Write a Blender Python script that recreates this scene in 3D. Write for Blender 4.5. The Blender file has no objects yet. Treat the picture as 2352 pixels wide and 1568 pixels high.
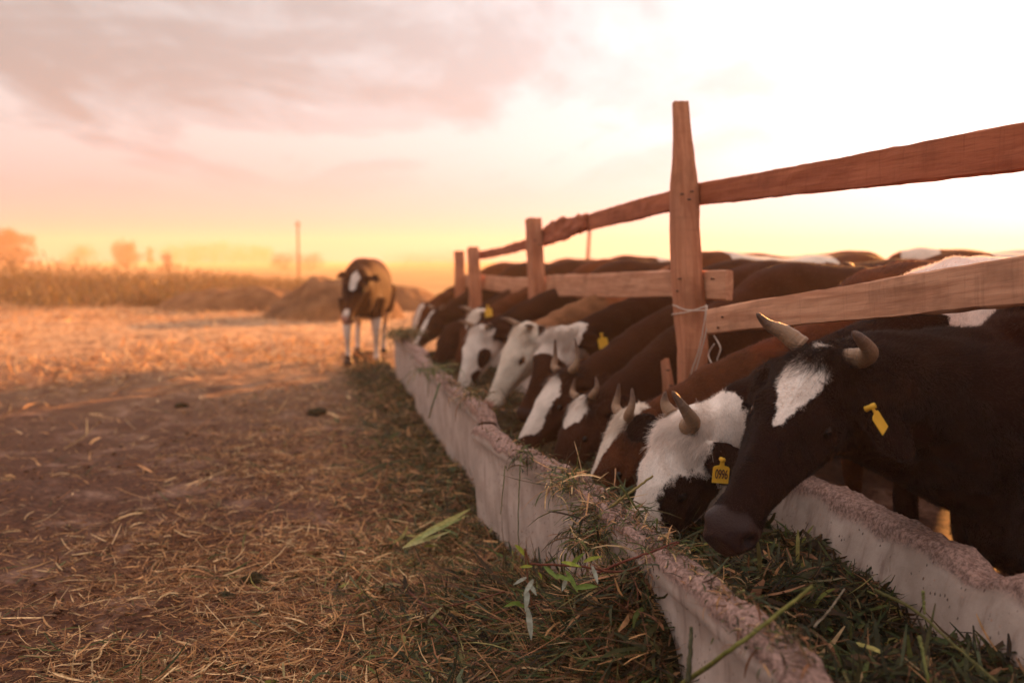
import bpy, bmesh, math, random
import numpy as np
from mathutils import Vector, Matrix
random.seed(7)
rng = np.random.default_rng(11)
sc = bpy.context.scene
COL = sc.collection
R = math.radians

# ------------------------------------------------------------------ camera
CAMZ = 1.15
PITCH = math.atan(184/2287)
cam = bpy.data.cameras.new('camera')
cam.lens = 35.0
cam.sensor_width = 36.0
cam.clip_start = 0.05
cam.clip_end = 3000
cam.dof.use_dof = True
cam.dof.focus_distance = 2.7
cam.dof.aperture_fstop = 2.0
camo = bpy.data.objects.new('camera', cam)
COL.objects.link(camo)
camo.location = (0, 0, CAMZ)
camo.rotation_euler = (math.pi/2 - PITCH, 0, 0)
sc.camera = camo

# ------------------------------------------------------------------ sun, world, exposure
SUN_AZ, SUN_EL = R(36), R(9.5)
SUN = Vector((math.sin(SUN_AZ)*math.cos(SUN_EL), math.cos(SUN_AZ)*math.cos(SUN_EL), math.sin(SUN_EL)))
sl = bpy.data.lights.new('sun', 'SUN')
sl.energy = 4.9
sl.angle = R(0.55)
sl.color = (1.0, 0.40, 0.10)
so = bpy.data.objects.new('sun', sl)
COL.objects.link(so)
so.rotation_euler = (-SUN).to_track_quat('-Z', 'Y').to_euler()
so.location = SUN*50

sc.view_settings.view_transform = 'Standard'
sc.view_settings.look = 'None'
sc.view_settings.gamma = 1
sc.view_settings.use_curve_mapping = False
sc.view_settings.exposure = 2.45
EXPO = 2**2.1

w = bpy.data.worlds.new('World')
sc.world = w
w.use_nodes = True
wt = w.node_tree
for n in list(wt.nodes):
    wt.nodes.remove(n)


class NT:
    """tiny helper for node trees"""
    def __init__(s, tree):
        s.t = tree

    def n(s, kind, **kw):
        nd = s.t.nodes.new(kind)
        for k, v in kw.items():
            setattr(nd, k, v)
        return nd

    def l(s, a, b):
        s.t.links.new(a, b)

    def val(s, sock, v):
        if isinstance(v, bpy.types.NodeSocket):
            s.l(v, sock)
        else:
            sock.default_value = v

    def math(s, op, a, b=None, c=None, clamp=False):
        nd = s.n('ShaderNodeMath', operation=op, use_clamp=clamp)
        s.val(nd.inputs[0], a)
        if b is not None:
            s.val(nd.inputs[1], b)
        if c is not None:
            s.val(nd.inputs[2], c)
        return nd.outputs[0]

    def vmath(s, op, a, b=None, scale=None):
        nd = s.n('ShaderNodeVectorMath', operation=op)
        s.val(nd.inputs[0], a)
        if b is not None:
            s.val(nd.inputs[1], b)
        if scale is not None:
            s.val(nd.inputs['Scale'], scale)
        return nd.outputs['Value'] if op in ('DOT_PRODUCT', 'LENGTH') else nd.outputs[0]

    def mix(s, f, a, b, blend='MIX'):
        nd = s.n('ShaderNodeMix', data_type='RGBA', blend_type=blend, clamp_factor=True)
        s.val(nd.inputs[0], f)
        for k, v in ((6, a), (7, b)):
            if isinstance(v, tuple) and len(v) == 3:
                v = (*v, 1)
            s.val(nd.inputs[k], v)
        return nd.outputs[2]

    def noise(s, vec, scale, detail=4, rough=0.5, dist=0.0):
        nd = s.n('ShaderNodeTexNoise')
        if vec is not None:
            s.l(vec, nd.inputs['Vector'])
        nd.inputs['Scale'].default_value = scale
        nd.inputs['Detail'].default_value = detail
        nd.inputs['Roughness'].default_value = rough
        nd.inputs['Distortion'].default_value = dist
        return nd.outputs['Fac']

    def maprange(s, v, a, b, c=0.0, d=1.0, smooth=True):
        nd = s.n('ShaderNodeMapRange', clamp=True)
        if smooth:
            nd.interpolation_type = 'SMOOTHSTEP'
        s.val(nd.inputs[0], v)
        for i, x in enumerate((a, b, c, d)):
            nd.inputs[1+i].default_value = x
        return nd.outputs[0]

    def ramp(s, v, stops):
        nd = s.n('ShaderNodeValToRGB')
        s.l(v, nd.inputs[0])
        el = nd.color_ramp.elements
        el[0].position, el[0].color = stops[0][0], (*stops[0][1], 1)
        el[1].position, el[1].color = stops[-1][0], (*stops[-1][1], 1)
        for p, c in stops[1:-1]:
            e = el.new(p)
            e.color = (*c, 1)
        return nd.outputs[0]

    def scalevec(s, vec, sc_):
        nd = s.n('ShaderNodeMapping')
        s.l(vec, nd.inputs[0])
        nd.inputs['Scale'].default_value = sc_
        return nd.outputs[0]


N = NT(wt)
tc = N.n('ShaderNodeTexCoord')
d = tc.outputs['Generated']
sep = N.n('ShaderNodeSeparateXYZ')
N.l(d, sep.inputs[0])
dz = N.math('MAXIMUM', sep.outputs[2], 0.0)
# base colours with elevation (display-referred values, divided by the exposure below)
base = N.ramp(dz, [(0.0, (0.14, 0.20, 0.29)), (0.05, (0.24, 0.32, 0.38)), (0.12, (0.34, 0.39, 0.415)), (0.25, (0.44, 0.455, 0.46)), (0.6, (1.08, 0.92, 0.85)), (1.0, (1.25, 1.04, 0.97))])  # unseen overhead stops brightened on purpose to lift the shaded surfaces
dt = N.vmath('DOT_PRODUCT', d, tuple(SUN))
dt = N.math('MAXIMUM', dt, 0.0)
g1 = N.math('POWER', dt, 5.0)
g2 = N.math('POWER', dt, 40.0)
# clouds on a flat layer above
zc = N.math('ADD', dz, 0.10)
cv = N.n('ShaderNodeCombineXYZ')
N.l(N.math('DIVIDE', sep.outputs[0], zc), cv.inputs[0])
N.l(N.math('DIVIDE', sep.outputs[1], zc), cv.inputs[1])
mp = N.n('ShaderNodeMapping')
N.l(cv.outputs[0], mp.inputs[0])
mp.inputs['Rotation'].default_value = (0, 0, R(-32))
mp.inputs['Scale'].default_value = (0.62, 0.30, 1)
mp.inputs['Location'].default_value = (2.3, 0.6, 0)
cn = N.noise(mp.outputs[0], 1.35, 8, 0.60, 0.9)
cn2 = N.noise(mp.outputs[0], 4.6, 6, 0.62, 0.8)
cm = N.math('ADD', cn, N.math('MULTIPLY', N.math('SUBTRACT', cn2, 0.5), 0.30))
fade = N.maprange(dz, 0.05, 0.13)
dark = N.math('MULTIPLY', N.maprange(cm, 0.49, 0.61), fade)
light = N.math('MULTIPLY', N.maprange(cm, 0.50, 0.42), fade)
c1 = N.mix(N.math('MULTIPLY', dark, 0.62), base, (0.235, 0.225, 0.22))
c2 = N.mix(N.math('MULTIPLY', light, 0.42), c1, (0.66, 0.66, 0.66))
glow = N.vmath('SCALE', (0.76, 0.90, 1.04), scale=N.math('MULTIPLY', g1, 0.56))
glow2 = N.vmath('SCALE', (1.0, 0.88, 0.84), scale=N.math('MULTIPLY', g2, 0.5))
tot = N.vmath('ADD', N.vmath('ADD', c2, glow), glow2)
sky = N.n('ShaderNodeTexSky', sky_type='NISHITA')
sky.sun_disc = False
sky.sun_elevation = SUN_EL
sky.sun_rotation = SUN_AZ
sky.dust_density = 5.0
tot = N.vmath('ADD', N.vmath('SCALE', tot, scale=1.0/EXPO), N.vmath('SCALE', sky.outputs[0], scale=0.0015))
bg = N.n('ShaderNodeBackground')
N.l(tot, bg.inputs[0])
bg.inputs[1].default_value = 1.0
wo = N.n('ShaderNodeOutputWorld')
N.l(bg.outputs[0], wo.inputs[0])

cy = sc.cycles
cy.use_denoising = True
cy.max_bounces = 8
cy.diffuse_bounces = 3
cy.glossy_bounces = 3
cy.transmission_bounces = 4
cy.volume_bounces = 1
cy.transparent_max_bounces = 8
cy.sample_clamp_indirect = 6

# ------------------------------------------------------------------ helpers
F = 2287.0


def P(x, y, Y):
    """a point of the place at distance Y ahead"""
    a, b = (x-1176)/F, -(y-784)/F
    cp, sp = math.cos(PITCH), math.sin(PITCH)
    v = Vector((a, cp + b*sp, -sp + b*cp))
    v *= Y/v.y
    return Vector((v.x, v.y, v.z + CAMZ))


def hsh(ix, iy, iz, seed):
    h = (ix.astype(np.int64)*374761393 + iy.astype(np.int64)*668265263 + iz.astype(np.int64)*2147483647 + seed*1274126177) & 0xFFFFFFFF
    h = ((h ^ (h >> 13))*1274126177) & 0xFFFFFFFF
    h = (h ^ (h >> 16)) & 0xFFFFFFFF
    return h/4294967295.0


def vn(p, seed=0):
    """value noise -1..1 of an (n,3) array"""
    i = np.floor(p).astype(np.int64)
    f = p - i
    f = f*f*(3-2*f)
    out = 0
    for dx in (0, 1):
        for dy in (0, 1):
            for dz_ in (0, 1):
                wgt = (f[:, 0] if dx else 1-f[:, 0])*(f[:, 1] if dy else 1-f[:, 1])*(f[:, 2] if dz_ else 1-f[:, 2])
                out = out + wgt*hsh(i[:, 0]+dx, i[:, 1]+dy, i[:, 2]+dz_, seed)
    return out*2-1


def fbm(p, scale=1.0, octs=4, seed=0, gain=0.5):
    a, s, o = 1.0, scale, 0
    for k in range(octs):
        o = o + a*vn(p*s, seed+k*17)
        a *= gain
        s *= 2.03
    return o


def p3(x, y, z=0.0):
    x = np.asarray(x, float)
    return np.stack([x, np.asarray(y, float)+0*x, np.asarray(z, float)+0*x], 1)


def tag(o, label=None, cat=None, group=None, kind=None):
    if label:
        o['label'] = label
    if cat:
        o['category'] = cat
    if group:
        o['group'] = group
    if kind:
        o['kind'] = kind
    return o


def empty(name, loc):
    o = bpy.data.objects.new(name, None)
    COL.objects.link(o)
    o.location = loc
    o.empty_display_size = 0.1
    return o


WL = {}


def wloc(o):
    v = Vector((0, 0, 0))
    while o is not None:
        v += o.location
        o = o.parent
    return v


def mesh_obj(name, verts, faces, mat, parent=None, origin=None, smooth=True, attrs=None):
    """verts in world coordinates; faces: list of tuples or an (n,k) array"""
    verts = np.asarray(verts, float)
    base_ = wloc(parent) if parent is not None else Vector((0, 0, 0))
    org = Vector(origin) if origin is not None else (base_ if parent is not None else Vector((0, 0, 0)))
    v = verts - np.array(org)
    me = bpy.data.meshes.new(name)
    if isinstance(faces, np.ndarray):
        k = faces.shape[1]
        me.vertices.add(len(v))
        me.vertices.foreach_set('co', v.ravel())
        me.loops.add(faces.size)
        me.loops.foreach_set('vertex_index', faces.ravel().astype(np.int32))
        me.polygons.add(len(faces))
        me.polygons.foreach_set('loop_start', np.arange(0, faces.size, k, dtype=np.int32))
        me.update(calc_edges=True)
    else:
        me.from_pydata(v.tolist(), [], faces)
        me.update()
    if smooth:
        me.polygons.foreach_set('use_smooth', np.ones(len(me.polygons), bool))
    if attrs:
        for an, (ty, arr) in attrs.items():
            at = me.attributes.new(an, ty, 'POINT')
            arr = np.asarray(arr, float)
            if ty == 'FLOAT':
                at.data.foreach_set('value', arr.ravel())
            elif ty == 'FLOAT_VECTOR':
                at.data.foreach_set('vector', arr.ravel())
            else:
                at.data.foreach_set('color', arr.ravel())
    if mat is not None:
        me.materials.append(mat)
    o = bpy.data.objects.new(name, me)
    COL.objects.link(o)
    if parent is not None:
        o.parent = parent
        o.location = org - base_
    else:
        o.location = org
    return o


def material(name, build):
    m = bpy.data.materials.new(name)
    m.use_nodes = True
    t = m.node_tree
    for n in list(t.nodes):
        t.nodes.remove(n)
    nt = NT(t)
    out = nt.n('ShaderNodeOutputMaterial')
    sh = build(nt)
    nt.l(sh, out.inputs['Surface'])
    return m


def principled(nt, col, rough=0.7, spec=0.3, bump=None, bstr=0.3, bdist=0.005, sheen=0.0):
    p = nt.n('ShaderNodeBsdfPrincipled')
    if isinstance(col, tuple):
        col = (*col[:3], 1)
    nt.val(p.inputs['Base Color'], col)
    nt.val(p.inputs['Roughness'], rough)
    nt.val(p.inputs['Specular IOR Level'], spec)
    if sheen:
        p.inputs['Sheen Weight'].default_value = sheen
        p.inputs['Sheen Roughness'].default_value = 0.4
    if bump is not None:
        b = nt.n('ShaderNodeBump')
        b.inputs['Strength'].default_value = bstr
        b.inputs['Distance'].default_value = bdist
        nt.l(bump, b.inputs['Height'])
        nt.l(b.outputs[0], p.inputs['Normal'])
    return p.outputs[0]


def attr(nt, name, out='Color'):
    a = nt.n('ShaderNodeAttribute')
    a.attribute_name = name
    return a.outputs[out]


# ------------------------------------------------------------------ materials
def m_blades(nt, transl=0.3, rough=0.65):
    col = attr(nt, 'col')
    geo = nt.n('ShaderNodeNewGeometry')
    nz = nt.noise(geo.outputs['Position'], 60, 3, 0.6)
    c = nt.mix(nt.maprange(nz, 0.35, 0.7), nt.mix(1.0, col, (0.62, 0.60, 0.55), 'MULTIPLY'), col)
    p = principled(nt, c, rough, 0.25)
    tr = nt.n('ShaderNodeBsdfTranslucent')
    nt.l(c, tr.inputs[0])
    mx = nt.n('ShaderNodeMixShader')
    mx.inputs[0].default_value = transl
    nt.l(p, mx.inputs[1])
    nt.l(tr.outputs[0], mx.inputs[2])
    return mx.outputs[0]


M_BLADE = material('plant_fibre', lambda nt: m_blades(nt))
M_LEAF = material('leafy', lambda nt: m_blades(nt, 0.4, 0.5))


def m_ground(nt):
    geo = nt.n('ShaderNodeNewGeometry')
    pos = geo.outputs['Position']
    fine = nt.noise(pos, 34, 6, 0.65)
    mid = nt.noise(nt.scalevec(pos, (1.3, 1.0, 1)), 2.6, 5, 0.6, 0.5)
    big = nt.noise(pos, 0.35, 4, 0.55)
    soil = nt.mix(nt.maprange(fine, 0.3, 0.7), (0.026, 0.010, 0.006), (0.120, 0.050, 0.028))
    dust = nt.mix(nt.maprange(fine, 0.3, 0.7), (0.13, 0.068, 0.046), (0.24, 0.14, 0.10))
    c = nt.mix(nt.maprange(mid, 0.52, 0.68), soil, dust)
    # straw-covered yard farther out and dry field beyond
    sep_ = nt.n('ShaderNodeSeparateXYZ')
    nt.l(pos, sep_.inputs[0])
    far = nt.maprange(sep_.outputs[1], 5.0, 17.0)
    st = nt.noise(nt.scalevec(pos, (1.0, 1.0, 1)), 9, 6, 0.7)
    straw = nt.mix(nt.maprange(st, 0.35, 0.65), (0.15, 0.075, 0.04), (0.56, 0.36, 0.20))
    straw = nt.mix(nt.maprange(big, 0.55, 0.70), straw, (0.12, 0.065, 0.04))
    c = nt.mix(nt.math('MULTIPLY', far, nt.maprange(mid, 0.30, 0.5)), c, straw)
    veryfar = nt.maprange(sep_.outputs[1], 24.0, 34.0)
    fld = nt.mix(nt.maprange(big, 0.4, 0.6), (0.16, 0.11, 0.045), (0.28, 0.19, 0.08))
    c = nt.mix(veryfar, c, fld)
    hb = nt.math('ADD', nt.math('MULTIPLY', fine, 0.5), mid)
    return principled(nt, c, 0.9, 0.15, hb, 0.9, 0.02)


M_GROUND = material('soil', m_ground)


def m_concrete(nt):
    geo = nt.n('ShaderNodeNewGeometry')
    pos = geo.outputs['Position']
    rim = attr(nt, 'rim', 'Fac')
    n1 = nt.noise(pos, 7, 6, 0.6)
    n2 = nt.noise(nt.scalevec(pos, (1, 1, 0.16)), 20, 6, 0.65)
    c = nt.mix(nt.maprange(n1, 0.3, 0.7), (0.33, 0.255, 0.215), (0.49, 0.39, 0.34))
    c = nt.mix(nt.maprange(n2, 0.52, 0.72, 0, 0.55), c, (0.15, 0.09, 0.075))
    vo = nt.n('ShaderNodeTexVoronoi')
    nt.l(nt.scalevec(pos, (1.0, 1.13, 0.85)), vo.inputs['Vector'])
    vo.inputs['Scale'].default_value = 58
    vo.inputs['Randomness'].default_value = 1.0
    spot = nt.math('MULTIPLY', nt.maprange(vo.outputs['Distance'], 0.30, 0.12), nt.maprange(nt.noise(pos, 30, 2), 0.52, 0.60))
    c = nt.mix(nt.math('MULTIPLY', spot, 0.8), c, (0.045, 0.026, 0.024))
    vo2 = nt.n('ShaderNodeTexVoronoi')
    nt.l(pos, vo2.inputs['Vector'])
    vo2.inputs['Scale'].default_value = 48
    sp2 = nt.math('MULTIPLY', nt.maprange(vo2.outputs['Distance'], 0.22, 0.10), nt.maprange(nt.noise(pos, 21, 2), 0.58, 0.64))
    c = nt.mix(nt.math('MULTIPLY', sp2, 0.7), c, (0.42, 0.20, 0.14))
    rough_c = nt.mix(nt.maprange(nt.noise(pos, 90, 4, 0.7), 0.35, 0.65), (0.085, 0.040, 0.032), (0.34, 0.21, 0.175))
    c = nt.mix(nt.math('MULTIPLY', nt.maprange(nt.math('ADD', rim, nt.math('MULTIPLY', nt.math('SUBTRACT', n1, 0.5), 0.9)), 0.35, 0.75), 0.85), c, rough_c)
    hb = nt.math('SUBTRACT', nt.math('ADD', nt.math('MULTIPLY', nt.noise(pos, 120, 4, 0.7), 0.5), nt.math('MULTIPLY', n2, 0.3)), spot)
    return principled(nt, c, 0.88, 0.15, hb, 0.6, 0.004)


M_CONC = material('concrete', m_concrete)


def m_wood(nt, k=(1, 1, 1)):
    g = attr(nt, 'grain', 'Vector')
    ginfo = nt.n('ShaderNodeObjectInfo')
    off = nt.vmath('ADD', g, nt.vmath('SCALE', (3.1, 7.7, 1.3), scale=ginfo.outputs['Random']))
    s1 = nt.noise(nt.scalevec(off, (2.0, 34, 34)), 1.0, 5, 0.6, 0.6)
    s2 = nt.noise(nt.scalevec(off, (9.0, 160, 160)), 1.0, 4, 0.6)
    saw = nt.noise(nt.scalevec(off, (95.0, 4, 4)), 1.0, 3, 0.6)
    big = nt.noise(off, 4.0, 4, 0.6)
    c = nt.mix(nt.maprange(s1, 0.3, 0.7), (0.23, 0.115, 0.07), (0.34, 0.20, 0.13))
    c = nt.mix(nt.maprange(s2, 0.5, 0.75, 0, 0.4), c, (0.13, 0.06, 0.038))
    c = nt.mix(nt.maprange(big, 0.5, 0.72, 0, 0.6), c, (0.13, 0.065, 0.04))
    c = nt.mix(nt.maprange(saw, 0.55, 0.75, 0, 0.28), c, (0.12, 0.06, 0.04))
    c = nt.mix(1.0, c, k, 'MULTIPLY')
    hb = nt.math('ADD', nt.math('MULTIPLY', s2, 0.6), nt.math('ADD', s1, nt.math('MULTIPLY', saw, 0.4)))
    return principled(nt, c, 0.8, 0.2, hb, 0.6, 0.003)


M_WOOD = material('weathered_wood', lambda nt: m_wood(nt, (1.40, 1.04, 0.90)))
M_WOODD = material('brown_wood', lambda nt: m_wood(nt, (1.20, 0.66, 0.52)))
M_WOODP = material('pale_wood', lambda nt: m_wood(nt, (1.65, 1.50, 1.42)))
M_TWINE = material('pale_twine', lambda nt: principled(nt, (0.5, 0.42, 0.36), 0.8))


def m_horn(nt):
    g = attr(nt, 'grain', 'Vector')
    n1 = nt.noise(nt.scalevec(g, (30, 3, 3)), 1.0, 4, 0.6)
    n2 = nt.noise(nt.scalevec(g, (8, 60, 60)), 1.0, 3, 0.6)
    sx = nt.n('ShaderNodeSeparateXYZ')
    nt.l(g, sx.inputs[0])
    c = nt.mix(nt.maprange(nt.math('ADD', sx.outputs[0], nt.math('MULTIPLY', n1, 0.35)), 0.55, 1.10), (0.24, 0.145, 0.085), (0.07, 0.04, 0.03))
    c = nt.mix(nt.maprange(n2, 0.5, 0.7, 0, 0.6), c, (0.17, 0.09, 0.055))
    c = nt.mix(nt.maprange(n1, 0.55, 0.75, 0, 0.5), c, (0.50, 0.36, 0.25))
    return principled(nt, c, 0.45, 0.35, nt.math('ADD', nt.math('MULTIPLY', n1, 1.5), n2), 0.8, 0.004)


M_HORN = material('horn', m_horn)
M_EYE = material('wet_eye', lambda nt: principled(nt, (0.004, 0.003, 0.003), 0.22, 0.25))
M_HOOF = material('hoof', lambda nt: principled(nt, (0.05, 0.035, 0.028), 0.6))


def coat_mat(name, darkc, whitec):
    def b(nt):
        geo = nt.n('ShaderNodeNewGeometry')
        pos = geo.outputs['Position']
        m = attr(nt, 'white', 'Fac')
        sk = attr(nt, 'skin', 'Fac')
        fur = nt.noise(nt.scalevec(pos, (1, 1, 0.35)), 260, 3, 0.6)
        pat = nt.noise(pos, 55, 4, 0.65)
        mm = nt.math('ADD', m, nt.math('MULTIPLY', nt.math('SUBTRACT', pat, 0.5), 0.030))
        f = nt.maprange(mm, -0.004, 0.004)
        dk = nt.mix(nt.maprange(nt.noise(pos, 9, 4, 0.6), 0.3, 0.7), tuple(0.75*x for x in darkc), tuple(1.3*x for x in darkc))
        wh = nt.mix(nt.maprange(nt.noise(pos, 16, 4, 0.6), 0.3, 0.7), tuple(0.78*x for x in whitec), whitec)
        c = nt.mix(f, dk, wh)
        c = nt.mix(nt.maprange(fur, 0.35, 0.7, 0, 0.35), c, nt.mix(1.0, c, (0.5, 0.48, 0.46), 'MULTIPLY'))
        pore = nt.n('ShaderNodeTexVoronoi')
        nt.l(pos, pore.inputs['Vector'])
        pore.inputs['Scale'].default_value = 260
        skin_c = nt.mix(f, (0.020, 0.010, 0.010), (0.30, 0.15, 0.12))
        c = nt.mix(sk, c, skin_c)
        p = nt.n('ShaderNodeBsdfPrincipled')
        nt.l(c, p.inputs['Base Color'])
        nt.l(nt.maprange(sk, 0, 1, 0.75, 0.42), p.inputs['Roughness'])
        nt.l(nt.maprange(sk, 0, 1, 0.03, 0.13), p.inputs['Specular IOR Level'])
        p.inputs['Sheen Weight'].default_value = 0.0
        p.inputs['Sheen Roughness'].default_value = 0.35
        bp = nt.n('ShaderNodeBump')
        bp.inputs['Strength'].default_value = 0.45
        bp.inputs['Distance'].default_value = 0.003
        hh = nt.math('ADD', nt.math('MULTIPLY', fur, nt.math('SUBTRACT', 1.0, sk)), nt.math('MULTIPLY', pore.outputs['Distance'], nt.math('MULTIPLY', sk, 1.2)))
        nt.l(nt.math('ADD', hh, nt.math('MULTIPLY', pat, 0.5)), bp.inputs['Height'])
        nt.l(bp.outputs[0], p.inputs['Normal'])
        return p.outputs[0]
    return material(name, b)


COATS = {
    'black': ((0.0100, 0.0046, 0.0042), (0.80, 0.70, 0.63)),
    'darkbrown': ((0.030, 0.011, 0.007), (0.66, 0.57, 0.50)),
    'brown': ((0.078, 0.026, 0.012), (0.68, 0.58, 0.49)),
    'fawn': ((0.22, 0.10, 0.05), (0.66, 0.56, 0.46)),
}
COATM = {k: coat_mat('coat_'+k, *v) for k, v in COATS.items()}


def m_fur(nt):
    c = attr(nt, 'col')
    df = principled(nt, c, 0.42, 0.45)
    tr = nt.n('ShaderNodeBsdfTranslucent')
    nt.l(c, tr.inputs[0])
    mx = nt.n('ShaderNodeMixShader')
    mx.inputs[0].default_value = 0.35
    nt.l(df, mx.inputs[1])
    nt.l(tr.outputs[0], mx.inputs[2])
    return mx.outputs[0]


M_FUR = material('fur', m_fur)


def m_tagplastic(nt):
    p = principled(nt, (0.80, 0.50, 0.045), 0.5, 0.4)
    tr = nt.n('ShaderNodeBsdfTranslucent')
    tr.inputs[0].default_value = (0.85, 0.55, 0.05, 1)
    mx = nt.n('ShaderNodeMixShader')
    mx.inputs[0].default_value = 0.35
    nt.l(p, mx.inputs[1])
    nt.l(tr.outputs[0], mx.inputs[2])
    return mx.outputs[0]


M_TAG = material('yellow_plastic', m_tagplastic)
M_INK = material('faded_ink', lambda nt: principled(nt, (0.10, 0.045, 0.02), 0.7))

# ------------------------------------------------------------------ ground
US = 1.0/math.sqrt(1+0.206**2)
U = Vector((-0.206*US, US, 0))          # along the trough
NW = Vector((US, 0.206*US, 0))          # across it, to the right


def SW(s, w_, z=0.0):
    return U*s + NW*w_ + Vector((0, 0, z))


def ground_h(x, y):
    x = np.asarray(x, float).ravel()
    y = np.asarray(y, float).ravel()
    near = np.clip((40-y)/20, 0, 1)
    h = 0.022*fbm(p3(x, y), 1.6, 3, 3) + 0.008*fbm(p3(x, y), 7, 2, 9)
    h = h*near
    # wheel-rutted yard: longer swells
    h += 0.03*near*vn(p3(x*0.35, y*0.5), 21)
    return h - 0.01


xs = np.concatenate([-np.geomspace(700, 8, 40), np.linspace(-7.8, 7.8, 260), np.geomspace(8, 700, 40)])
ys = np.concatenate([np.linspace(-4, 1, 20), np.linspace(1.1, 12, 240), np.geomspace(12.1, 60, 90), np.geomspace(62, 1500, 30)])
gx, gy = np.meshgrid(xs, ys)
gz = ground_h(gx, gy)
vv = np.stack([gx.ravel(), gy.ravel(), gz], 1)
nx, ny = len(xs), len(ys)
ii = (np.arange(ny-1)[:, None]*nx + np.arange(nx-1)[None]).ravel()
ff = np.stack([ii, ii+1, ii+1+nx, ii+nx], 1)
g = mesh_obj('ground', vv, ff, M_GROUND)
tag(g, 'trodden brown soil of the yard running out to dry fields', kind='structure')


# ------------------------------------------------------------------ blades of straw, grass, stalks
def hexcol(*c):
    return np.array(c)


STRAW = [(0.64, 0.36, 0.16), (0.50, 0.26, 0.12), (0.78, 0.54, 0.29), (0.30, 0.14, 0.07), (0.40, 0.20, 0.10), (0.20, 0.09, 0.05)]
GREEN = [(0.10, 0.13, 0.035), (0.065, 0.09, 0.03), (0.16, 0.18, 0.055), (0.09, 0.11, 0.055), (0.22, 0.20, 0.08)]
DARKG = [(0.035, 0.042, 0.018), (0.055, 0.062, 0.022), (0.045, 0.03, 0.015), (0.09, 0.085, 0.03), (0.10, 0.055, 0.025)]


def blade_mesh(p, az, pitch, L, W, bend, colr, seg=2, twist=None, fold=0.0):
    """ribbons; p (n,3) start; az, pitch directions; bend: change of pitch along the blade (rad)"""
    n = len(p)
    if twist is None:
        twist = rng.uniform(-0.9, 0.9, n)
    turn = rng.normal(0, 0.35, n)
    pts = [p]
    wd = []
    cur = p.copy()
    for k in range(seg):
        t = (k+0.5)/seg
        a = az + turn*t
        q = pitch + bend*t
        dvec = np.stack([np.cos(a)*np.cos(q), np.sin(a)*np.cos(q), np.sin(q)], 1)
        cur = cur + dvec*(L/seg)[:, None]
        pts.append(cur)
    V = []
    for k in range(seg+1):
        t = k/seg
        a = az + turn*t
        side = np.stack([-np.sin(a)*np.cos(twist), np.cos(a)*np.cos(twist), np.sin(twist)], 1)
        ww = W*(0.75 if k == 0 else (1.0 if k < seg else 0.35))
        V.append(pts[k] + side*(ww/2)[:, None])
        V.append(pts[k] - side*(ww/2)[:, None])
    V = np.stack(V, 1).reshape(-1, 3)
    m = 2*(seg+1)
    base_ = np.arange(n)[:, None]*m
    fl = []
    for k in range(seg):
        fl.append(np.stack([base_[:, 0]+2*k, base_[:, 0]+2*k+1, base_[:, 0]+2*k+3, base_[:, 0]+2*k+2], 1))
    Fc = np.stack(fl, 1).reshape(-1, 4)
    C = np.repeat(np.concatenate([colr, np.ones((n, 1))], 1), m, 0)
    return V, Fc, C


def pick(pal, n, probs=None, var=0.25):
    pal = np.array(pal)
    if probs is not None:
        probs = np.array(probs, float)/np.sum(probs)
    idx = rng.choice(len(pal), n, p=probs)
    return pal[idx]*np.clip(rng.normal(1, var, (n, 1)), 0.4, 1.8)


def join_blades(name, parts, mat, parent=None, origin=None):
    Vs, Fs, Cs = [], [], []
    o = 0
    for V, Fc, C in parts:
        Vs.append(V)
        Fs.append(Fc+o)
        Cs.append(C)
        o += len(V)
    return mesh_obj(name, np.concatenate(Vs), np.concatenate(Fs), mat, parent, origin, smooth=False, attrs={'col': ('FLOAT_COLOR', np.concatenate(Cs))})


# density of the litter: rich along the trough, thin to the left
def litter_points(n, ymin, ymax, power=1.6):
    """points over the ground wedge in front of the camera, denser towards it"""
    out = []
    tot_ = 0
    while tot_ < n:
        k = n*3
        u = rng.uniform(0, 1, k)
        y = (ymin**(1-power) + u*(ymax**(1-power)-ymin**(1-power)))**(1/(1-power))
        x = rng.uniform(-0.68, 0.25, k)*y - 0.1
        wq = x*US + y*0.206*US
        ok = wq < 0.79
        # patchiness
        dens = 0.55 + 0.5*fbm(p3(x, y), 1.3, 3, 5)
        near_tr = np.clip(1.15 - (0.75-wq)/1.9, 0.22, 1.0)
        ok &= rng.uniform(0, 1, k) < np.clip(dens, 0.12, 1)*near_tr
        q = np.stack([x, y], 1)[ok]
        out.append(q)
        tot_ += len(q)
    return np.concatenate(out)[:n]


def mound_h(x, y):
    """heap of fodder against the near face of the trough, in trough coordinates"""
    s = -0.206*US*x + US*y
    wq = US*x + 0.206*US*y
    d_ = 0.80 - wq                                    # distance to the wall foot
    wid = 0.44 + 0.10*np.sin(s*2.1)
    prof = np.clip(1 - d_/wid, 0, 1)
    prof = prof*prof*(3-2*prof)
    along = 0.035 + 0.235*np.exp(-((s-2.45)/0.50)**2) + 0.03*np.exp(-((s-1.2)/0.5)**2)
    nz = 1 + 0.5*fbm(p3(x, y), 4, 3, 31)
    return along*prof*nz


def ghm(x, y):
    return ground_h(x, y) + mound_h(np.asarray(x), np.asarray(y))


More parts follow.
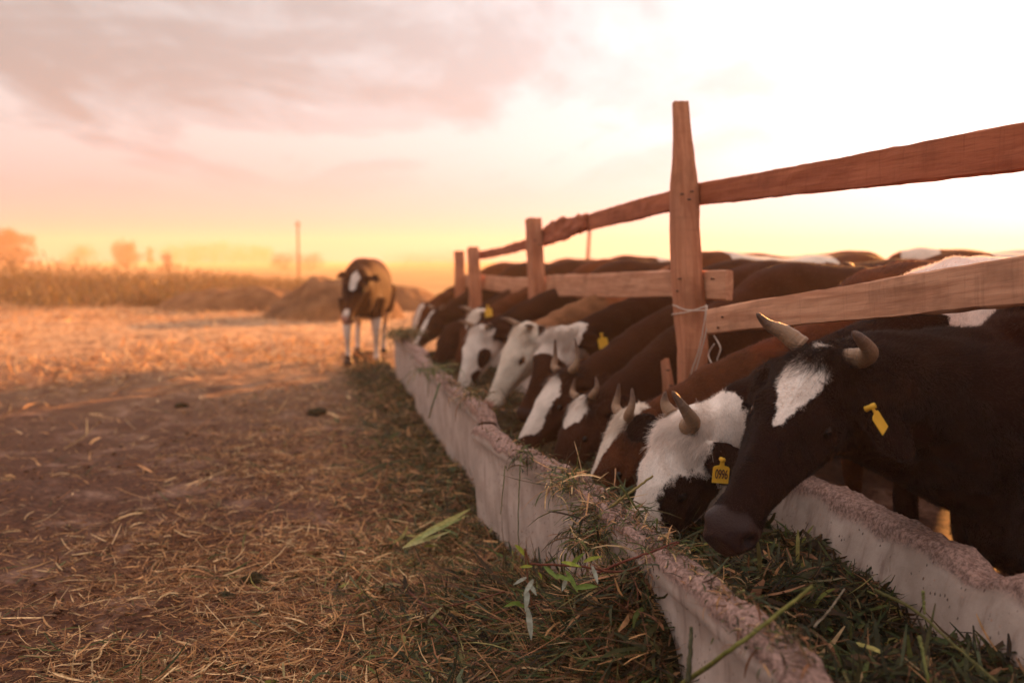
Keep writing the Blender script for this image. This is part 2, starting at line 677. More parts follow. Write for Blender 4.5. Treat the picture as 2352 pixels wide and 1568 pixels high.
# the heap body itself
ss = np.linspace(1.1, 12.5, 330)
wws = np.linspace(0.15, 0.86, 46)
SS, WWq = np.meshgrid(ss, wws)
hx_ = (-0.206*US*SS + US*WWq).ravel()
hy_ = (US*SS + 0.206*US*WWq).ravel()
hz_ = ghm(hx_, hy_) + 0.012*fbm(p3(hx_, hy_), 14, 3, 8) - 0.004 - 0.03*np.clip((0.42-WWq.ravel())/0.2, 0, 1)
vv = np.stack([hx_, hy_, hz_], 1)
nx, ny = len(ss), len(wws)
ii = (np.arange(ny-1)[:, None]*nx + np.arange(nx-1)[None]).ravel()
ff = np.stack([ii, ii+1, ii+1+nx, ii+nx], 1)


def m_mulch(nt):
    geo = nt.n('ShaderNodeNewGeometry')
    pos = geo.outputs['Position']
    a = nt.noise(nt.scalevec(pos, (1, 0.5, 1)), 70, 5, 0.7, 1.0)
    b = nt.noise(pos, 11, 4, 0.6)
    c = nt.mix(nt.maprange(a, 0.35, 0.65), (0.009, 0.007, 0.004), (0.06, 0.042, 0.02))
    c = nt.mix(nt.maprange(b, 0.45, 0.65, 0, 0.6), c, (0.035, 0.035, 0.014))
    return principled(nt, c, 0.95, 0.1, a, 1.0, 0.015)


M_MULCH = material('fodder_mulch', m_mulch)
heap = mesh_obj('fodder_heap', vv, ff, M_MULCH)
tag(heap, 'dark heap of trampled green fodder along the foot of the trough', 'fodder', kind='stuff')

# fine litter, nearer straw, mixed greens
parts = []
n = 62000
q = litter_points(n, 2.1, 9.5, 1.7)
wq = q[:, 0]*US + q[:, 1]*0.206*US
z = ghm(q[:, 0], q[:, 1]) + rng.uniform(0.001, 0.012, n)
c = pick(STRAW, n, [0.22, 0.20, 0.14, 0.18, 0.14, 0.12])*np.array([1.05, 0.95, 0.85])
gm = rng.uniform(0, 1, n) < np.clip(0.04 + 0.42*np.clip(1-(0.75-wq)/0.7, 0, 1), 0, 0.5)
c[gm] = pick(GREEN, gm.sum())
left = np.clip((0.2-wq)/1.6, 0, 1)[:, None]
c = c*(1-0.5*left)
L = rng.gamma(2.2, 0.013, n) + 0.010
W_ = rng.uniform(0.0016, 0.0052, n)
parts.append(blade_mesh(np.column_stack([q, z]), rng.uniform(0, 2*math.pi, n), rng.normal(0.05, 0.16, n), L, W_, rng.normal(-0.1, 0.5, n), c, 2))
litter = join_blades('straw_litter', parts, M_BLADE)
tag(litter, 'loose chopped straw scattered over the trodden soil', 'straw', kind='stuff')
# longer straws
parts = []
n = 15000
q = litter_points(n, 2.1, 8.5, 1.6)
wq = q[:, 0]*US + q[:, 1]*0.206*US
z = ghm(q[:, 0], q[:, 1]) + rng.uniform(0.004, 0.02, n)
c = pick(STRAW[:4], n)
gm = rng.uniform(0, 1, n) < np.clip(0.08 + 0.45*np.clip(1-(0.75-wq)/0.7, 0, 1), 0, 0.5)
c[gm] = pick(GREEN, gm.sum())
L = rng.gamma(2.5, 0.022, n) + 0.025
W_ = rng.uniform(0.002, 0.0065, n)
parts.append(blade_mesh(np.column_stack([q, z]), rng.uniform(0, 2*math.pi, n), rng.normal(0.08, 0.15, n), L, W_, rng.normal(-0.2, 0.5, n), c, 3))
o = join_blades('long_straw', parts, M_BLADE)
tag(o, 'longer bent straws and grass blades lying on the litter', 'straw', kind='stuff')
# far yard, coarser
n = 40000
y = rng.uniform(5.0, 30, n)
x = rng.uniform(-0.62, 0.10, n)*y
ok = (x*US + y*0.206*US) < 0.8
ok &= rng.uniform(0, 1, n) < np.clip((y-4.5)/9, 0, 1)*np.clip(0.6+0.9*fbm(p3(x, y), 0.5, 3, 15), 0.1, 1)
x, y = x[ok], y[ok]
n = len(x)
z = ground_h(x, y) + rng.uniform(0.002, 0.03, n)
c = pick(STRAW[:4], n, var=0.3)
o = join_blades('yard_straw', [blade_mesh(np.column_stack([x, y, z]), rng.uniform(0, 2*math.pi, n), rng.normal(0.25, 0.3, n), rng.gamma(3, 0.03, n)+0.04, rng.uniform(0.006, 0.02, n), rng.normal(-0.3, 0.6, n), c, 2)], M_BLADE)
tag(o, 'sunlit straw strewn over the far yard behind the calf', 'straw', kind='stuff')
# fodder on the heap
parts = []
n = 26000
s = np.where(rng.uniform(0, 1, n) < 0.72, rng.uniform(1.15, 3.4, n), rng.uniform(3.2, 11, n))
wq = 0.80 - np.abs(rng.normal(0, 0.26, n))
x = -0.206*US*s + US*wq
y = US*s + 0.206*US*wq
z = ghm(x, y) + rng.uniform(0.0, 0.035, n)
c = pick(GREEN+DARKG+STRAW[:5], n, np.array([2, 3, 0.8, 1.5, 1.0, 8, 7, 6, 3, 5, 1.8, 2.2, 0.5, 2, 2])/46.5)
lean = rng.normal(0.10, 0.28, n)
parts.append(blade_mesh(np.column_stack([x, y, z]), rng.uniform(0, 2*math.pi, n), lean, rng.gamma(2.6, 0.022, n)+0.02, rng.gamma(2.0, 0.0022, n)+0.0014, rng.normal(-0.3, 0.55, n), c, 3))
o = join_blades('heap_fodder', parts, M_BLADE)
tag(o, 'tangled green and brown grass stems on the heap beside the trough', 'fodder', kind='stuff')

n = 2600
s = rng.uniform(1.3, 3.6, n)
wq = 0.78 - np.abs(rng.normal(0, 0.28, n))
x = -0.206*US*s + US*wq
y = US*s + 0.206*US*wq
z = ghm(x, y) + rng.uniform(0.005, 0.05, n)
c = pick([(0.30, 0.13, 0.06), (0.20, 0.07, 0.04), (0.36, 0.20, 0.09), (0.25, 0.22, 0.08), (0.12, 0.07, 0.035)], n)
o = join_blades('heap_stems', [blade_mesh(np.column_stack([x, y, z]), rng.uniform(0, 2*math.pi, n), rng.normal(0.12, 0.25, n), rng.uniform(0.07, 0.24, n), rng.uniform(0.0014, 0.0034, n), rng.normal(-0.3, 0.4, n), c, 4)], M_BLADE)
tag(o, 'thin reddish and straw coloured stems tangled over the fodder heap', 'stems', kind='stuff')

# crumbs of soil and dung trodden over the yard
tmpb = bmesh.new()
bmesh.ops.create_icosphere(tmpb, subdivisions=1, radius=1.0)
iv = np.array([list(q_.co) for q_ in tmpb.verts])
ifc = np.array([[v_.index for v_ in q_.verts] for q_ in tmpb.faces])
tmpb.free()
n = 7000
q = litter_points(n, 2.1, 10.0, 1.6)
q[:, 0] -= rng.uniform(0, 0.8, n)*(rng.uniform(0, 1, n) < 0.5)
r_ = 0.0022 + rng.gamma(1.2, 0.0028, n)
zz_ = ghm(q[:, 0], q[:, 1]) + r_*0.2
V = iv[None]*(r_[:, None, None])*rng.uniform(0.6, 1.3, (n, len(iv), 1))*np.array([1.3, 1.2, 0.75]) + np.column_stack([q, zz_])[:, None, :]
Fc = ifc[None] + (np.arange(n)*len(iv))[:, None, None]
o = mesh_obj('soil_crumbs', V.reshape(-1, 3), Fc.reshape(-1, 3), M_GROUND, smooth=False)
tag(o, 'crumbs of soil and dried dung scattered through the straw', 'soil crumbs', kind='stuff')

# ------------------------------------------------------------------ troughs
W0, W1 = 0.80, 1.60


def trough(s0, s1, dw, hgt, label, step, seed, rimrough=1.0, bend=None):
    root = empty('feeding_trough', SW(s0, (W0+W1)/2+dw))
    tag(root, label, 'trough', 'concrete feeding troughs in line')
    a, b = W0+dw, W1+dw
    H_ = hgt

    def wall_part(name, w_out_b, w_out_t, w_in_t, w_in_b, zb_in, sd, sgn):
        prof = []

        def seg(p, q_, m, r0, r1):
            for k in range(m):
                t = k/m
                prof.append((p[0]+(q_[0]-p[0])*t, p[1]+(q_[1]-p[1])*t, r0+(r1-r0)*t))
        wl_ = w_out_t + sgn*0.013
        seg((w_out_b, 0.0), (wl_, H_*0.45), 6, 0, 0.0)
        seg((wl_, H_*0.45), (wl_, H_-0.085), 5, 0, 0.0)
        seg((wl_-sgn*0.004, H_-0.075), (w_out_t, H_-0.06), 3, 0, 0.1)
        seg((w_out_t, H_-0.05), (w_out_t, H_-0.012), 7, 0.25, 0.9)
        mtop = 11
        seg((w_out_t+sgn*0.010, H_), (w_in_t-sgn*0.010, H_), mtop, 1, 1)
        seg((w_in_t, H_-0.012), (w_in_t+(w_in_b-w_in_t)*0.25, H_-(H_-zb_in)*0.25), 10, 0.9, 0.0)
        seg((w_in_t+(w_in_b-w_in_t)*0.25, H_-(H_-zb_in)*0.25), (w_in_b, zb_in), 8, 0.0, 0)
        prof.append((w_in_b, zb_in, 0))
        prof.append((w_in_b, 0.0, 0))
        pr = np.array(prof)
        m = len(pr)
        S = np.arange(s0, s1+1e-6, step)
        ns = len(S)
        Wg = np.repeat(pr[None, :, 0], ns, 0).ravel()
        Zg = np.repeat(pr[None, :, 1], ns, 0).ravel()
        Rg = np.repeat(pr[None, :, 2], ns, 0).ravel()
        Sg = np.repeat(S[:, None], m, 1).ravel()
        Q = p3(Sg, Wg, Zg)
        lump = fbm(Q, 9, 3, sd) + 0.5*np.round(2.2*fbm(Q, 26, 2, sd+5))/2.2 + 0.12*fbm(Q, 60, 2, sd+6)
        fine = fbm(Q, 90, 2, sd+9)
        big = fbm(p3(Sg, 0*Sg, 0*Sg), 2.2, 3, sd+2)
        chip = np.clip(fbm(p3(Sg, 0*Sg, 0*Sg+sd), 6, 2, sd+3)-0.25, 0, 1)
        Zg = Zg + Rg*rimrough*(0.008*lump - 0.040*chip + 0.012*big + 0.0015*fine) * (1 if rimrough else 0)
        # round the ends of the wall
        cx = (w_out_t+w_in_t)/2
        if bend is not None and sgn > 0:
            Wg = Wg + np.interp(Sg, bend[0], bend[1])
        Wg = Wg + Rg*rimrough*0.006*fbm(Q, 16, 3, sd+11) + 0.003*fbm(Q, 2.5, 2, sd+13)
        edge = np.minimum(Sg-s0, s1-Sg)
        Zg = Zg - Rg*0.03*np.clip(1-edge/0.05, 0, 1)**2
        V = np.stack([-0.206*US*Sg+US*Wg, US*Sg+0.206*US*Wg, Zg], 1)
        i0 = (np.arange(ns-1)[:, None]*m + np.arange(m)[None])
        j1 = (np.arange(ns-1)[:, None]*m + (np.arange(m)[None]+1) % m)
        Fc = np.stack([i0.ravel(), j1.ravel(), (j1+m).ravel(), (i0+m).ravel()], 1).tolist()
        if sgn < 0:
            Fc = [f_[::-1] for f_ in Fc]
        Fc.append(list(range(m)))
        Fc.append(list(range((ns-1)*m, ns*m))[::-1])
        o_ = mesh_obj(name, V, Fc, M_CONC, root, attrs={'rim': ('FLOAT', Rg)})
        return o_
    wall_part('wall', a+0.03, a, a+0.085, a+0.175, 0.10, seed, 1)
    wall_part('wall', b-0.03, b, b-0.085, b-0.175, 0.10, seed+40, -1)
    # floor slab and end walls
    fl = []
    z0, z1 = 0.0, 0.125
    for s_ in (s0+0.002, s1-0.002):
        for w_, z_ in ((a+0.10, z0), (b-0.035, z0), (b-0.165, z1), (a+0.165, z1)):
            fl.append(SW(s_, w_, z_))
    mesh_obj('floor', np.array(fl), [(0, 1, 2, 3), (7, 6, 5, 4), (0, 4, 5, 1), (1, 5, 6, 2), (2, 6, 7, 3), (3, 7, 4, 0)], M_CONC, root, smooth=False, attrs={'rim': ('FLOAT', np.zeros(8))})
    return root


trough(0.75, 4.20, 0.0, 0.455, 'nearest concrete trough with crumbling rim strewn with stalks, under the black horned cow', 0.009, 100, bend=([0, 3.0, 3.4, 3.8, 4.2], [0.005, 0.0, -0.035, -0.085, -0.115]))
trough(4.50, 7.45, -0.03, 0.462, 'middle concrete trough set slightly back with a broken corner, between the other two', 0.016, 200)
trough(7.50, 9.75, 0.02, 0.465, 'farthest concrete trough, pale faced, with grass piled on its end near the calf', 0.022, 300)

# fodder filling the trough
ss = np.linspace(0.8, 9.5, 420)
wws = np.linspace(W0+0.07, W1-0.09, 30)
SS, WWq = np.meshgrid(ss, wws)
sx_, sy_ = (-0.206*US*SS + US*WWq).ravel(), (US*SS + 0.206*US*WWq).ravel()


def fill_h(s, w_):
    mid_ = (W0+W1)/2
    return 0.245 + 0.02*np.cos((w_-mid_)*5) + 0.05*fbm(p3(s, w_), 3.0, 3, 77) + 0.02*fbm(p3(s, w_), 12, 2, 79)


sz_ = fill_h(SS.ravel(), WWq.ravel())
nx, ny = len(ss), len(wws)
ii = (np.arange(ny-1)[:, None]*nx + np.arange(nx-1)[None]).ravel()
ff = np.stack([ii, ii+1, ii+1+nx, ii+nx], 1)
o = mesh_obj('fodder_bed', np.stack([sx_, sy_, sz_], 1), ff, M_MULCH)
tag(o, 'dark bed of chopped green fodder filling the troughs', 'fodder', kind='stuff')
n = 17000
s = np.where(rng.uniform(0, 1, n) < 0.75, rng.uniform(1.3, 3.6, n), rng.uniform(3.4, 9.4, n))
wq = rng.uniform(W0+0.11, W1-0.12, n)
x = -0.206*US*s + US*wq
y = US*s + 0.206*US*wq
z = fill_h(s, wq) + rng.uniform(-0.005, 0.03, n)
c = pick(GREEN+DARKG+STRAW[:5], n, np.array([2, 3, 0.9, 1.5, 0.8, 9, 8, 7, 3, 4, 0.8, 0.8, 0.3, 1, 1])/43.6)*0.78
o = join_blades('trough_fodder', [blade_mesh(np.column_stack([x, y, z]), rng.uniform(0, 2*math.pi, n), rng.normal(0.18, 0.3, n), rng.gamma(2.6, 0.019, n)+0.02, rng.gamma(2.2, 0.0026, n)+0.0016, rng.normal(-0.3, 0.5, n), c, 3)], M_BLADE)
tag(o, 'fresh green blades and stems lying loose in the troughs', 'fodder', kind='stuff')

# ------------------------------------------------------------------ fence
fence = empty('wooden_fence', SW(5.0, 1.70))
tag(fence, 'rough wooden rail fence of split posts and sawn planks between herd and trough', 'fence')


def timber(name, path, halfs, thick, parent, seed, rough=0.006, across=None, m=4, endcap=True, label=None, nseg=None, mat=None):
    """a sawn or split timber: path points, half-width list (in 'across' direction), half-thickness"""
    path = [Vector(p_) for p_ in path]
    tt = np.cumsum([0]+[(path[i+1]-path[i]).length for i in range(len(path)-1)])
    Ltot = tt[-1]
    ns = nseg or max(8, int(Ltot/0.03))
    T = np.linspace(0, Ltot, ns+1)
    C = np.stack([np.interp(T, tt, [p_[k] for p_ in path]) for k in range(3)], 1)
    Hh = np.interp(T, tt, halfs)
    Th = np.interp(T, tt, thick) if isinstance(thick, (list, tuple)) else np.full(ns+1, thick)
    tan = np.gradient(C, axis=0)
    tan /= np.linalg.norm(tan, axis=1)[:, None]
    ac = np.array(across)
    A = ac[None] - (tan@ac)[:, None]*tan
    A /= np.linalg.norm(A, axis=1)[:, None]
    B = np.cross(tan, A)
    ring = []
    k_ = m
    for (sa, sb, ea, eb) in ((-1, -1, 1, -1), (1, -1, 1, 1), (1, 1, -1, 1), (-1, 1, -1, -1)):
        for j in range(k_):
            t = j/k_
            aa, bb = sa+(ea-sa)*t, sb+(eb-sb)*t
            if j == 0:
                aa *= 0.93
                bb *= 0.90
            ring.append((aa, bb))
    ring = np.array(ring)
    mm = len(ring)
    aa = np.repeat(ring[None, :, 0], ns+1, 0)
    bb = np.repeat(ring[None, :, 1], ns+1, 0)
    TT = np.repeat(T[:, None], mm, 1)
    q_ = p3(TT.ravel()*1.0, (aa*0.4).ravel(), (bb*0.4).ravel()+seed)
    e1 = (fbm(q_, 3.5, 3, seed)*1.0 + 0.5*fbm(q_*np.array([1, 6, 6]), 14, 2, seed+4)).reshape(aa.shape)
    e2 = fbm(q_*np.array([1, 6, 6]), 8, 2, seed+7).reshape(aa.shape)
    ao = aa*Hh[:, None] + np.sign(aa)*np.abs(aa)*rough*e1
    bo = bb*Th[:, None] + np.sign(bb)*np.abs(bb)*rough*0.6*e2
    V = C[:, None, :] + ao[..., None]*A[:, None, :] + bo[..., None]*B[:, None, :]
    G = np.stack([TT.ravel(), ao.ravel(), bo.ravel()], 1)
    i0 = (np.arange(ns)[:, None]*mm + np.arange(mm)[None])
    j1 = (np.arange(ns)[:, None]*mm + (np.arange(mm)[None]+1) % mm)
    Fc = np.stack([i0.ravel(), j1.ravel(), (j1+mm).ravel(), (i0+mm).ravel()], 1)[:, ::-1].tolist()
    Fc.append(list(range(mm)))
    Fc.append(list(range(ns*mm, (ns+1)*mm))[::-1])
    o_ = mesh_obj(name, V.reshape(-1, 3), Fc, mat or M_WOOD, parent, smooth=False, attrs={'grain': ('FLOAT_VECTOR', G)})
    if label:
        o_['label'] = label
    return o_


def fp(x, y, cofs=1.70):
    """point on the fence plane X + .206 Y = cofs seen at that pixel"""
    a, b = (x-1176)/F, -(y-784)/F
    cp, sp = math.cos(PITCH), math.sin(PITCH)
    v = Vector((a, cp + b*sp, -sp + b*cp))
    t = cofs/(v.x + 0.206*v.y)
    return Vector((v.x*t, v.y*t, v.z*t+CAMZ))


def fpost(xy, hw, seed, label=None, cofs=1.70, ground=True):
    """post through pixel points (top to bottom) with half-widths in pixels"""
    pts = [fp(x, y, cofs) for x, y in xy]
    wm = [h*p_.y/F for h, p_ in zip(hw, pts)]
    last = pts[-1].copy()
    pts.append(Vector((last.x, last.y, -0.05)))
    wm.append(wm[-1])
    return timber('post', pts, wm, [min(0.055, 0.9*x+0.012) for x in wm], fence, seed, 0.007, across=U, label=label)


fpost([(1562, 236), (1568, 330), (1572, 440), (1573, 520), (1577, 620), (1583, 720), (1590, 800), (1588, 880), (1590, 960)], [12, 16, 27, 32, 38, 38, 30, 25, 25], 1, 'tall split post tapering to a point above the rails')
fpost([(1225, 503), (1227, 560), (1233, 660), (1236, 740)], [16, 20, 25, 24], 2)
fpost([(1086, 572), (1090, 640), (1092, 700)], [17, 19, 20], 3)
fpost([(1055, 577), (1056, 640), (1056, 700)], [10, 12, 13], 4, cofs=1.74)
# behind the camera's right edge the fence goes on
fpost([(2960, 200), (2960, 700), (2960, 1100)], [60, 80, 80], 5)


def frail(xy, hw, seed, cofs, thick=0.017, label=None, rough=0.0045):
    pts = [fp(x, y, cofs) for x, y in xy]
    wm = [h*p_.y/F for h, p_ in zip(hw, pts)]
    return timber('rail', pts, wm, thick, fence, seed, rough, across=Vector((0, 0, 1)), label=label, mat=M_WOODD if seed < 15 else M_WOODP)


CR, CB = 1.70+0.075, 1.70-0.070
frail([(3050, 245), (2352, 337), (2000, 390), (1760, 424), (1575, 450)], [78, 52, 40, 30, 24], 11, CR)
frail([(1590, 448), (1480, 478), (1400, 498), (1318, 520)], [23, 22, 20, 17], 12, CR+0.036, label='short upper rail left of the tall post')
frail([(1345, 508), (1290, 528), (1240, 548), (1215, 558)], [16, 24, 17, 15], 13, CR, rough=0.02, label='splintered broken rail end beside the second post')
frail([(1240, 552), (1160, 576), (1110, 585), (1080, 588)], [13, 9, 8, 9], 14, CR+0.036, rough=0.012)
frail([(3050, 560), (2352, 643), (2000, 690), (1740, 722), (1632, 738)], [95, 57, 42, 33, 28], 15, CB, label='lower plank right of the tall post')
frail([(1675, 655), (1540, 652), (1400, 655), (1260, 657)], [35, 30, 28, 24], 16, CR, label='lower plank left of the tall post')
frail([(1260, 657), (1180, 656), (1110, 648), (1070, 645)], [21, 18, 16, 14], 17, CR+0.036)
# splintered board standing against the tall post
o = timber('board', [fp(1527, 826, 1.62), fp(1533, 880, 1.62), fp(1538, 960, 1.62), fp(1540, 1010, 1.62)], [0.028, 0.05, 0.07, 0.07], 0.012, fence, 19, 0.006, across=U)
o['label'] = 'short broken board with nail holes low beside the tall post'


def tube(name, pts, rad, mat, parent=None, sides=6, origin=None, white=None, colr=None):
    pts = np.array([list(p_) for p_ in pts], float)
    n_ = len(pts)
    rad = np.full(n_, rad) if np.isscalar(rad) else np.array(rad)
    tan = np.gradient(pts, axis=0)
    tan /= np.linalg.norm(tan, axis=1)[:, None]+1e-9
    ref = np.array([0.3, 0.2, 0.93])
    if abs(tan[0]@ref) > 0.9:
        ref = np.array([0.9, 0.3, 0.1])
    A = np.cross(tan, ref)
    A /= np.linalg.norm(A, axis=1)[:, None]
    B = np.cross(tan, A)
    th = np.linspace(0, 2*math.pi, sides, endpoint=False)
    V = pts[:, None] + rad[:, None, None]*(np.cos(th)[None, :, None]*A[:, None] + np.sin(th)[None, :, None]*B[:, None])
    i0 = (np.arange(n_-1)[:, None]*sides + np.arange(sides)[None])
    j1 = (np.arange(n_-1)[:, None]*sides + (np.arange(sides)[None]+1) % sides)
    Fc = np.stack([i0.ravel(), j1.ravel(), (j1+sides).ravel(), (i0+sides).ravel()], 1).tolist()
    Fc.append(list(range(sides))[::-1])
    Fc.append(list(range((n_-1)*sides, n_*sides)))
    at = {}
    tl = np.linspace(0, 1, n_)
    at['grain'] = ('FLOAT_VECTOR', np.stack([np.repeat(tl, sides), np.tile(np.cos(th), n_)*0.05, np.tile(np.sin(th), n_)*0.05], 1))
    if white is not None:
        at['white'] = ('FLOAT', np.full(n_*sides, white))
    if colr is not None:
        at['col'] = ('FLOAT_COLOR', np.tile([*colr, 1], (n_*sides, 1)))
    return mesh_obj(name, V.reshape(-1, 3), Fc, mat, parent, origin, attrs=at)


def curve_pts(ctrl, n_=24, jit=0.0):
    """Catmull-Rom through control points"""
    c_ = [Vector(p_) for p_ in ctrl]
    c_ = [c_[0]*2-c_[1]] + c_ + [c_[-1]*2-c_[-2]]
    out = []
    m_ = len(c_)-3
    for i in range(m_):
        for k in range(n_//m_ + 1):
            t = k/(n_//m_ + 1)
            p0, p1, p2, p3_ = c_[i:i+4]
            out.append(0.5*((2*p1)+(-p0+p2)*t+(2*p0-5*p1+4*p2-p3_)*t*t+(-p0+3*p1-3*p2+p3_)*t**3) + Vector((random.uniform(-jit, jit), random.uniform(-jit, jit), random.uniform(-jit, jit))))
    out.append(c_[-2])
    return out


CT = 1.70-0.062
for ctrl in ([(1622, 700), (1618, 740), (1606, 800), (1590, 850), (1578, 890)], [(1624, 702), (1622, 760), (1608, 815), (1592, 872)],
             [(1545, 700), (1580, 712), (1625, 712), (1672, 705)], [(1543, 722), (1580, 716), (1620, 704)], [(1640, 770), (1655, 800), (1648, 830), (1662, 860)], [(1640, 790), (1628, 815), (1640, 845)]):
    tube('twine', curve_pts([fp(x, y, CT) for x, y in ctrl], 20, 0.001), 0.0028, M_TWINE, fence)


M_NAIL = material('rusty_iron', lambda nt: principled(nt, (0.09, 0.035, 0.02), 0.7))
for (x_, y_) in [(1566, 446), (1582, 458), (1588, 440), (1660, 728), (1650, 752), (1560, 640), (1556, 668), (1636, 640), (1228, 552), (1238, 562), (1533, 850), (1540, 885), (1531, 905)]:
    c_ = fp(x_, y_, 1.70-0.062 if x_ < 1640 else CB-0.02)
    if x_ < 1545:
        c_ = fp(x_, y_, 1.62-0.014)
    tube('nail', [c_+NW*0.01, c_-NW*0.006], [0.0045, 0.0045], M_NAIL, fence, sides=8)


# ------------------------------------------------------------------ cows
def loft_pieces(rings, closed_ends=True):
    """rings: list of (m,3) arrays"""
    m_ = len(rings[0])
    V = np.concatenate(rings)
    Fc = []
    for i in range(len(rings)-1):
        for j in range(m_):
            k = (j+1) % m_
            Fc.append((i*m_+j, i*m_+k, (i+1)*m_+k, (i+1)*m_+j))
    Fc.append(tuple(range(m_))[::-1])
    Fc.append(tuple(range((len(rings)-1)*m_, len(rings)*m_)))
    return V, Fc


HEAD = [  # x, ztop, zbot, hw top, hw mid, hw bottom
    (-0.075, -0.050, -0.17, 0.030, 0.045, 0.030),
    (-0.055, -0.025, -0.20, 0.050, 0.070, 0.050),
    (-0.010, 0.002, -0.235, 0.075, 0.088, 0.060),
    (0.05, 0.006, -0.255, 0.088, 0.100, 0.062),
    (0.11, 0.004, -0.262, 0.094, 0.108, 0.060),
    (0.17, -0.002, -0.252, 0.092, 0.106, 0.056),
    (0.23, -0.010, -0.225, 0.070, 0.090, 0.050),
    (0.29, -0.018, -0.196, 0.054, 0.074, 0.044),
    (0.35, -0.026, -0.176, 0.046, 0.063, 0.040),
    (0.41, -0.038, -0.160, 0.039, 0.052, 0.038),
    (0.450, -0.042, -0.164, 0.046, 0.060, 0.044),
    (0.485, -0.046, -0.170, 0.053, 0.066, 0.042),
    (0.512, -0.056, -0.158, 0.048, 0.058, 0.030),
    (0.532, -0.076, -0.132, 0.030, 0.038, 0.018)]


def head_rings():
    A = np.array(HEAD)
    xs_ = np.linspace(A[0, 0], A[-1, 0], 44)
    out = []
    # smooth interpolation
    def sm(col):
        y_ = np.interp(xs_, A[:, 0], A[:, col])
        return np.convolve(np.pad(y_, 1, mode='edge'), [0.22, 0.56, 0.22], 'valid')
    zt, zb, wt_, wm, wb = [sm(k) for k in range(1, 6)]
    th = np.linspace(0, 2*math.pi, 28, endpoint=False)
    for i, x_ in enumerate(xs_):
        v = (1-np.cos(th))/2
        z_ = (zt[i]+zb[i])/2 + (zt[i]-zb[i])/2*np.sign(np.cos(th))*np.abs(np.cos(th))**0.85
        env = np.abs(np.sin(th))**0.72
        ww = np.interp(v, [0.0, 0.12, 0.45, 0.88, 1], [wt_[i], wt_[i]*1.03, wm[i]*1.02, wb[i]*1.1, wb[i]])
        out.append(np.stack([np.full(28, x_), np.sign(np.sin(th))*env*ww, z_], 1))
    return out


def ell_ring(c_, a_, b_, ra, rb_up, rb_dn, m_=26, sq=0.85):
    """ring centred on c_, a_ lateral unit, b_ up unit"""
    th = np.linspace(0, 2*math.pi, m_, endpoint=False)
    s_, k_ = np.sin(th), np.cos(th)
    s_ = np.sign(s_)*np.abs(s_)**sq
    k2 = np.sign(k_)*np.abs(k_)**sq
    rb = np.where(k_ > 0, rb_up, rb_dn)
    c_, a_, b_ = np.array(c_), np.array(a_), np.array(b_)
    return c_[None] + (ra*s_)[:, None]*a_[None] + (rb*k2)[:, None]*b_[None]


def limb(pts, rads, m_=14, flat=1.0):
    rings = []
    P_ = np.array([list(p_) for p_ in pts], float)
    tan = np.gradient(P_, axis=0)
    tan /= np.linalg.norm(tan, axis=1)[:, None]
    ref = np.array([0.93, 0.35, 0.05])
    for i in range(len(P_)):
        a_ = np.cross(tan[i], ref)
        a_ /= np.linalg.norm(a_)
        b_ = np.cross(tan[i], a_)
        rings.append(ell_ring(P_[i], a_, b_, rads[i], rads[i]*flat, rads[i]*flat, m_, 1.0))
    return loft_pieces(rings)


def densify(pts, vals, n_):
    pts = np.array([list(p_) for p_ in pts], float)
    t = np.linspace(0, 1, len(pts))
    T = np.linspace(0, 1, n_)
    cp_ = np.array([list(v) for v in curve_pts([Vector(p_) for p_ in pts], n_)])
    T2 = np.linspace(0, 1, len(cp_))
    return cp_, np.interp(T2, t, vals)


def gauss(d2, r_):
    return np.exp(-d2/(r_*r_))


def in_view(pts, margin=0.25):
    v = pts - np.array([0, 0, CAMZ])
    cp, sp = math.cos(PITCH), math.sin(PITCH)
    dep = v[:, 1]*cp - v[:, 2]*sp
    up = v[:, 1]*sp + v[:, 2]*cp
    a = v[:, 0]/np.maximum(dep, 0.01)
    b = up/np.maximum(dep, 0.01)
    return (dep > 0.2) & (np.abs(a) < 0.514+margin*0.5) & (np.abs(b) < 0.343+margin*0.5)


def hair_obj(name, roots, dirs, nrm, L_, rad, colr, parent, curl=0.3, droop=0.0, npt=4):
    n_ = len(roots)
    hc = bpy.data.hair_curves.new(name)
    hc.add_curves([npt]*n_)
    org = np.array(wloc(parent))
    t = np.linspace(0, 1, npt)[None, :, None]
    bendv = rng.normal(0, curl, (n_, 1, 3))
    pos = roots[:, None, :] + dirs[:, None, :]*L_[:, None, None]*t + bendv*L_[:, None, None]*t*t + np.array([0, 0, -droop])[None, None]*L_[:, None, None]*t*t
    hc.points.foreach_set('position', (pos-org).ravel())
    ra = np.broadcast_to((rad*(1-0.75*np.linspace(0, 1, npt)))[None], (n_, npt)) if np.isscalar(rad) else rad[:, None]*(1-0.75*np.linspace(0, 1, npt))[None]
    at = hc.attributes.get('radius') or hc.attributes.new('radius', 'FLOAT', 'POINT')
    at.data.foreach_set('value', np.ascontiguousarray(ra).ravel())
    ca = hc.attributes.new('col', 'FLOAT_COLOR', 'CURVE')
    ca.data.foreach_set('color', np.concatenate([colr, np.ones((n_, 1))], 1).ravel())
    hc.materials.append(M_FUR)
    o_ = bpy.data.objects.new(name, hc)
    COL.objects.link(o_)
    o_.parent = parent
    return o_


FENCE_DIR = Vector((-0.97, -0.24, 0)).normalized()


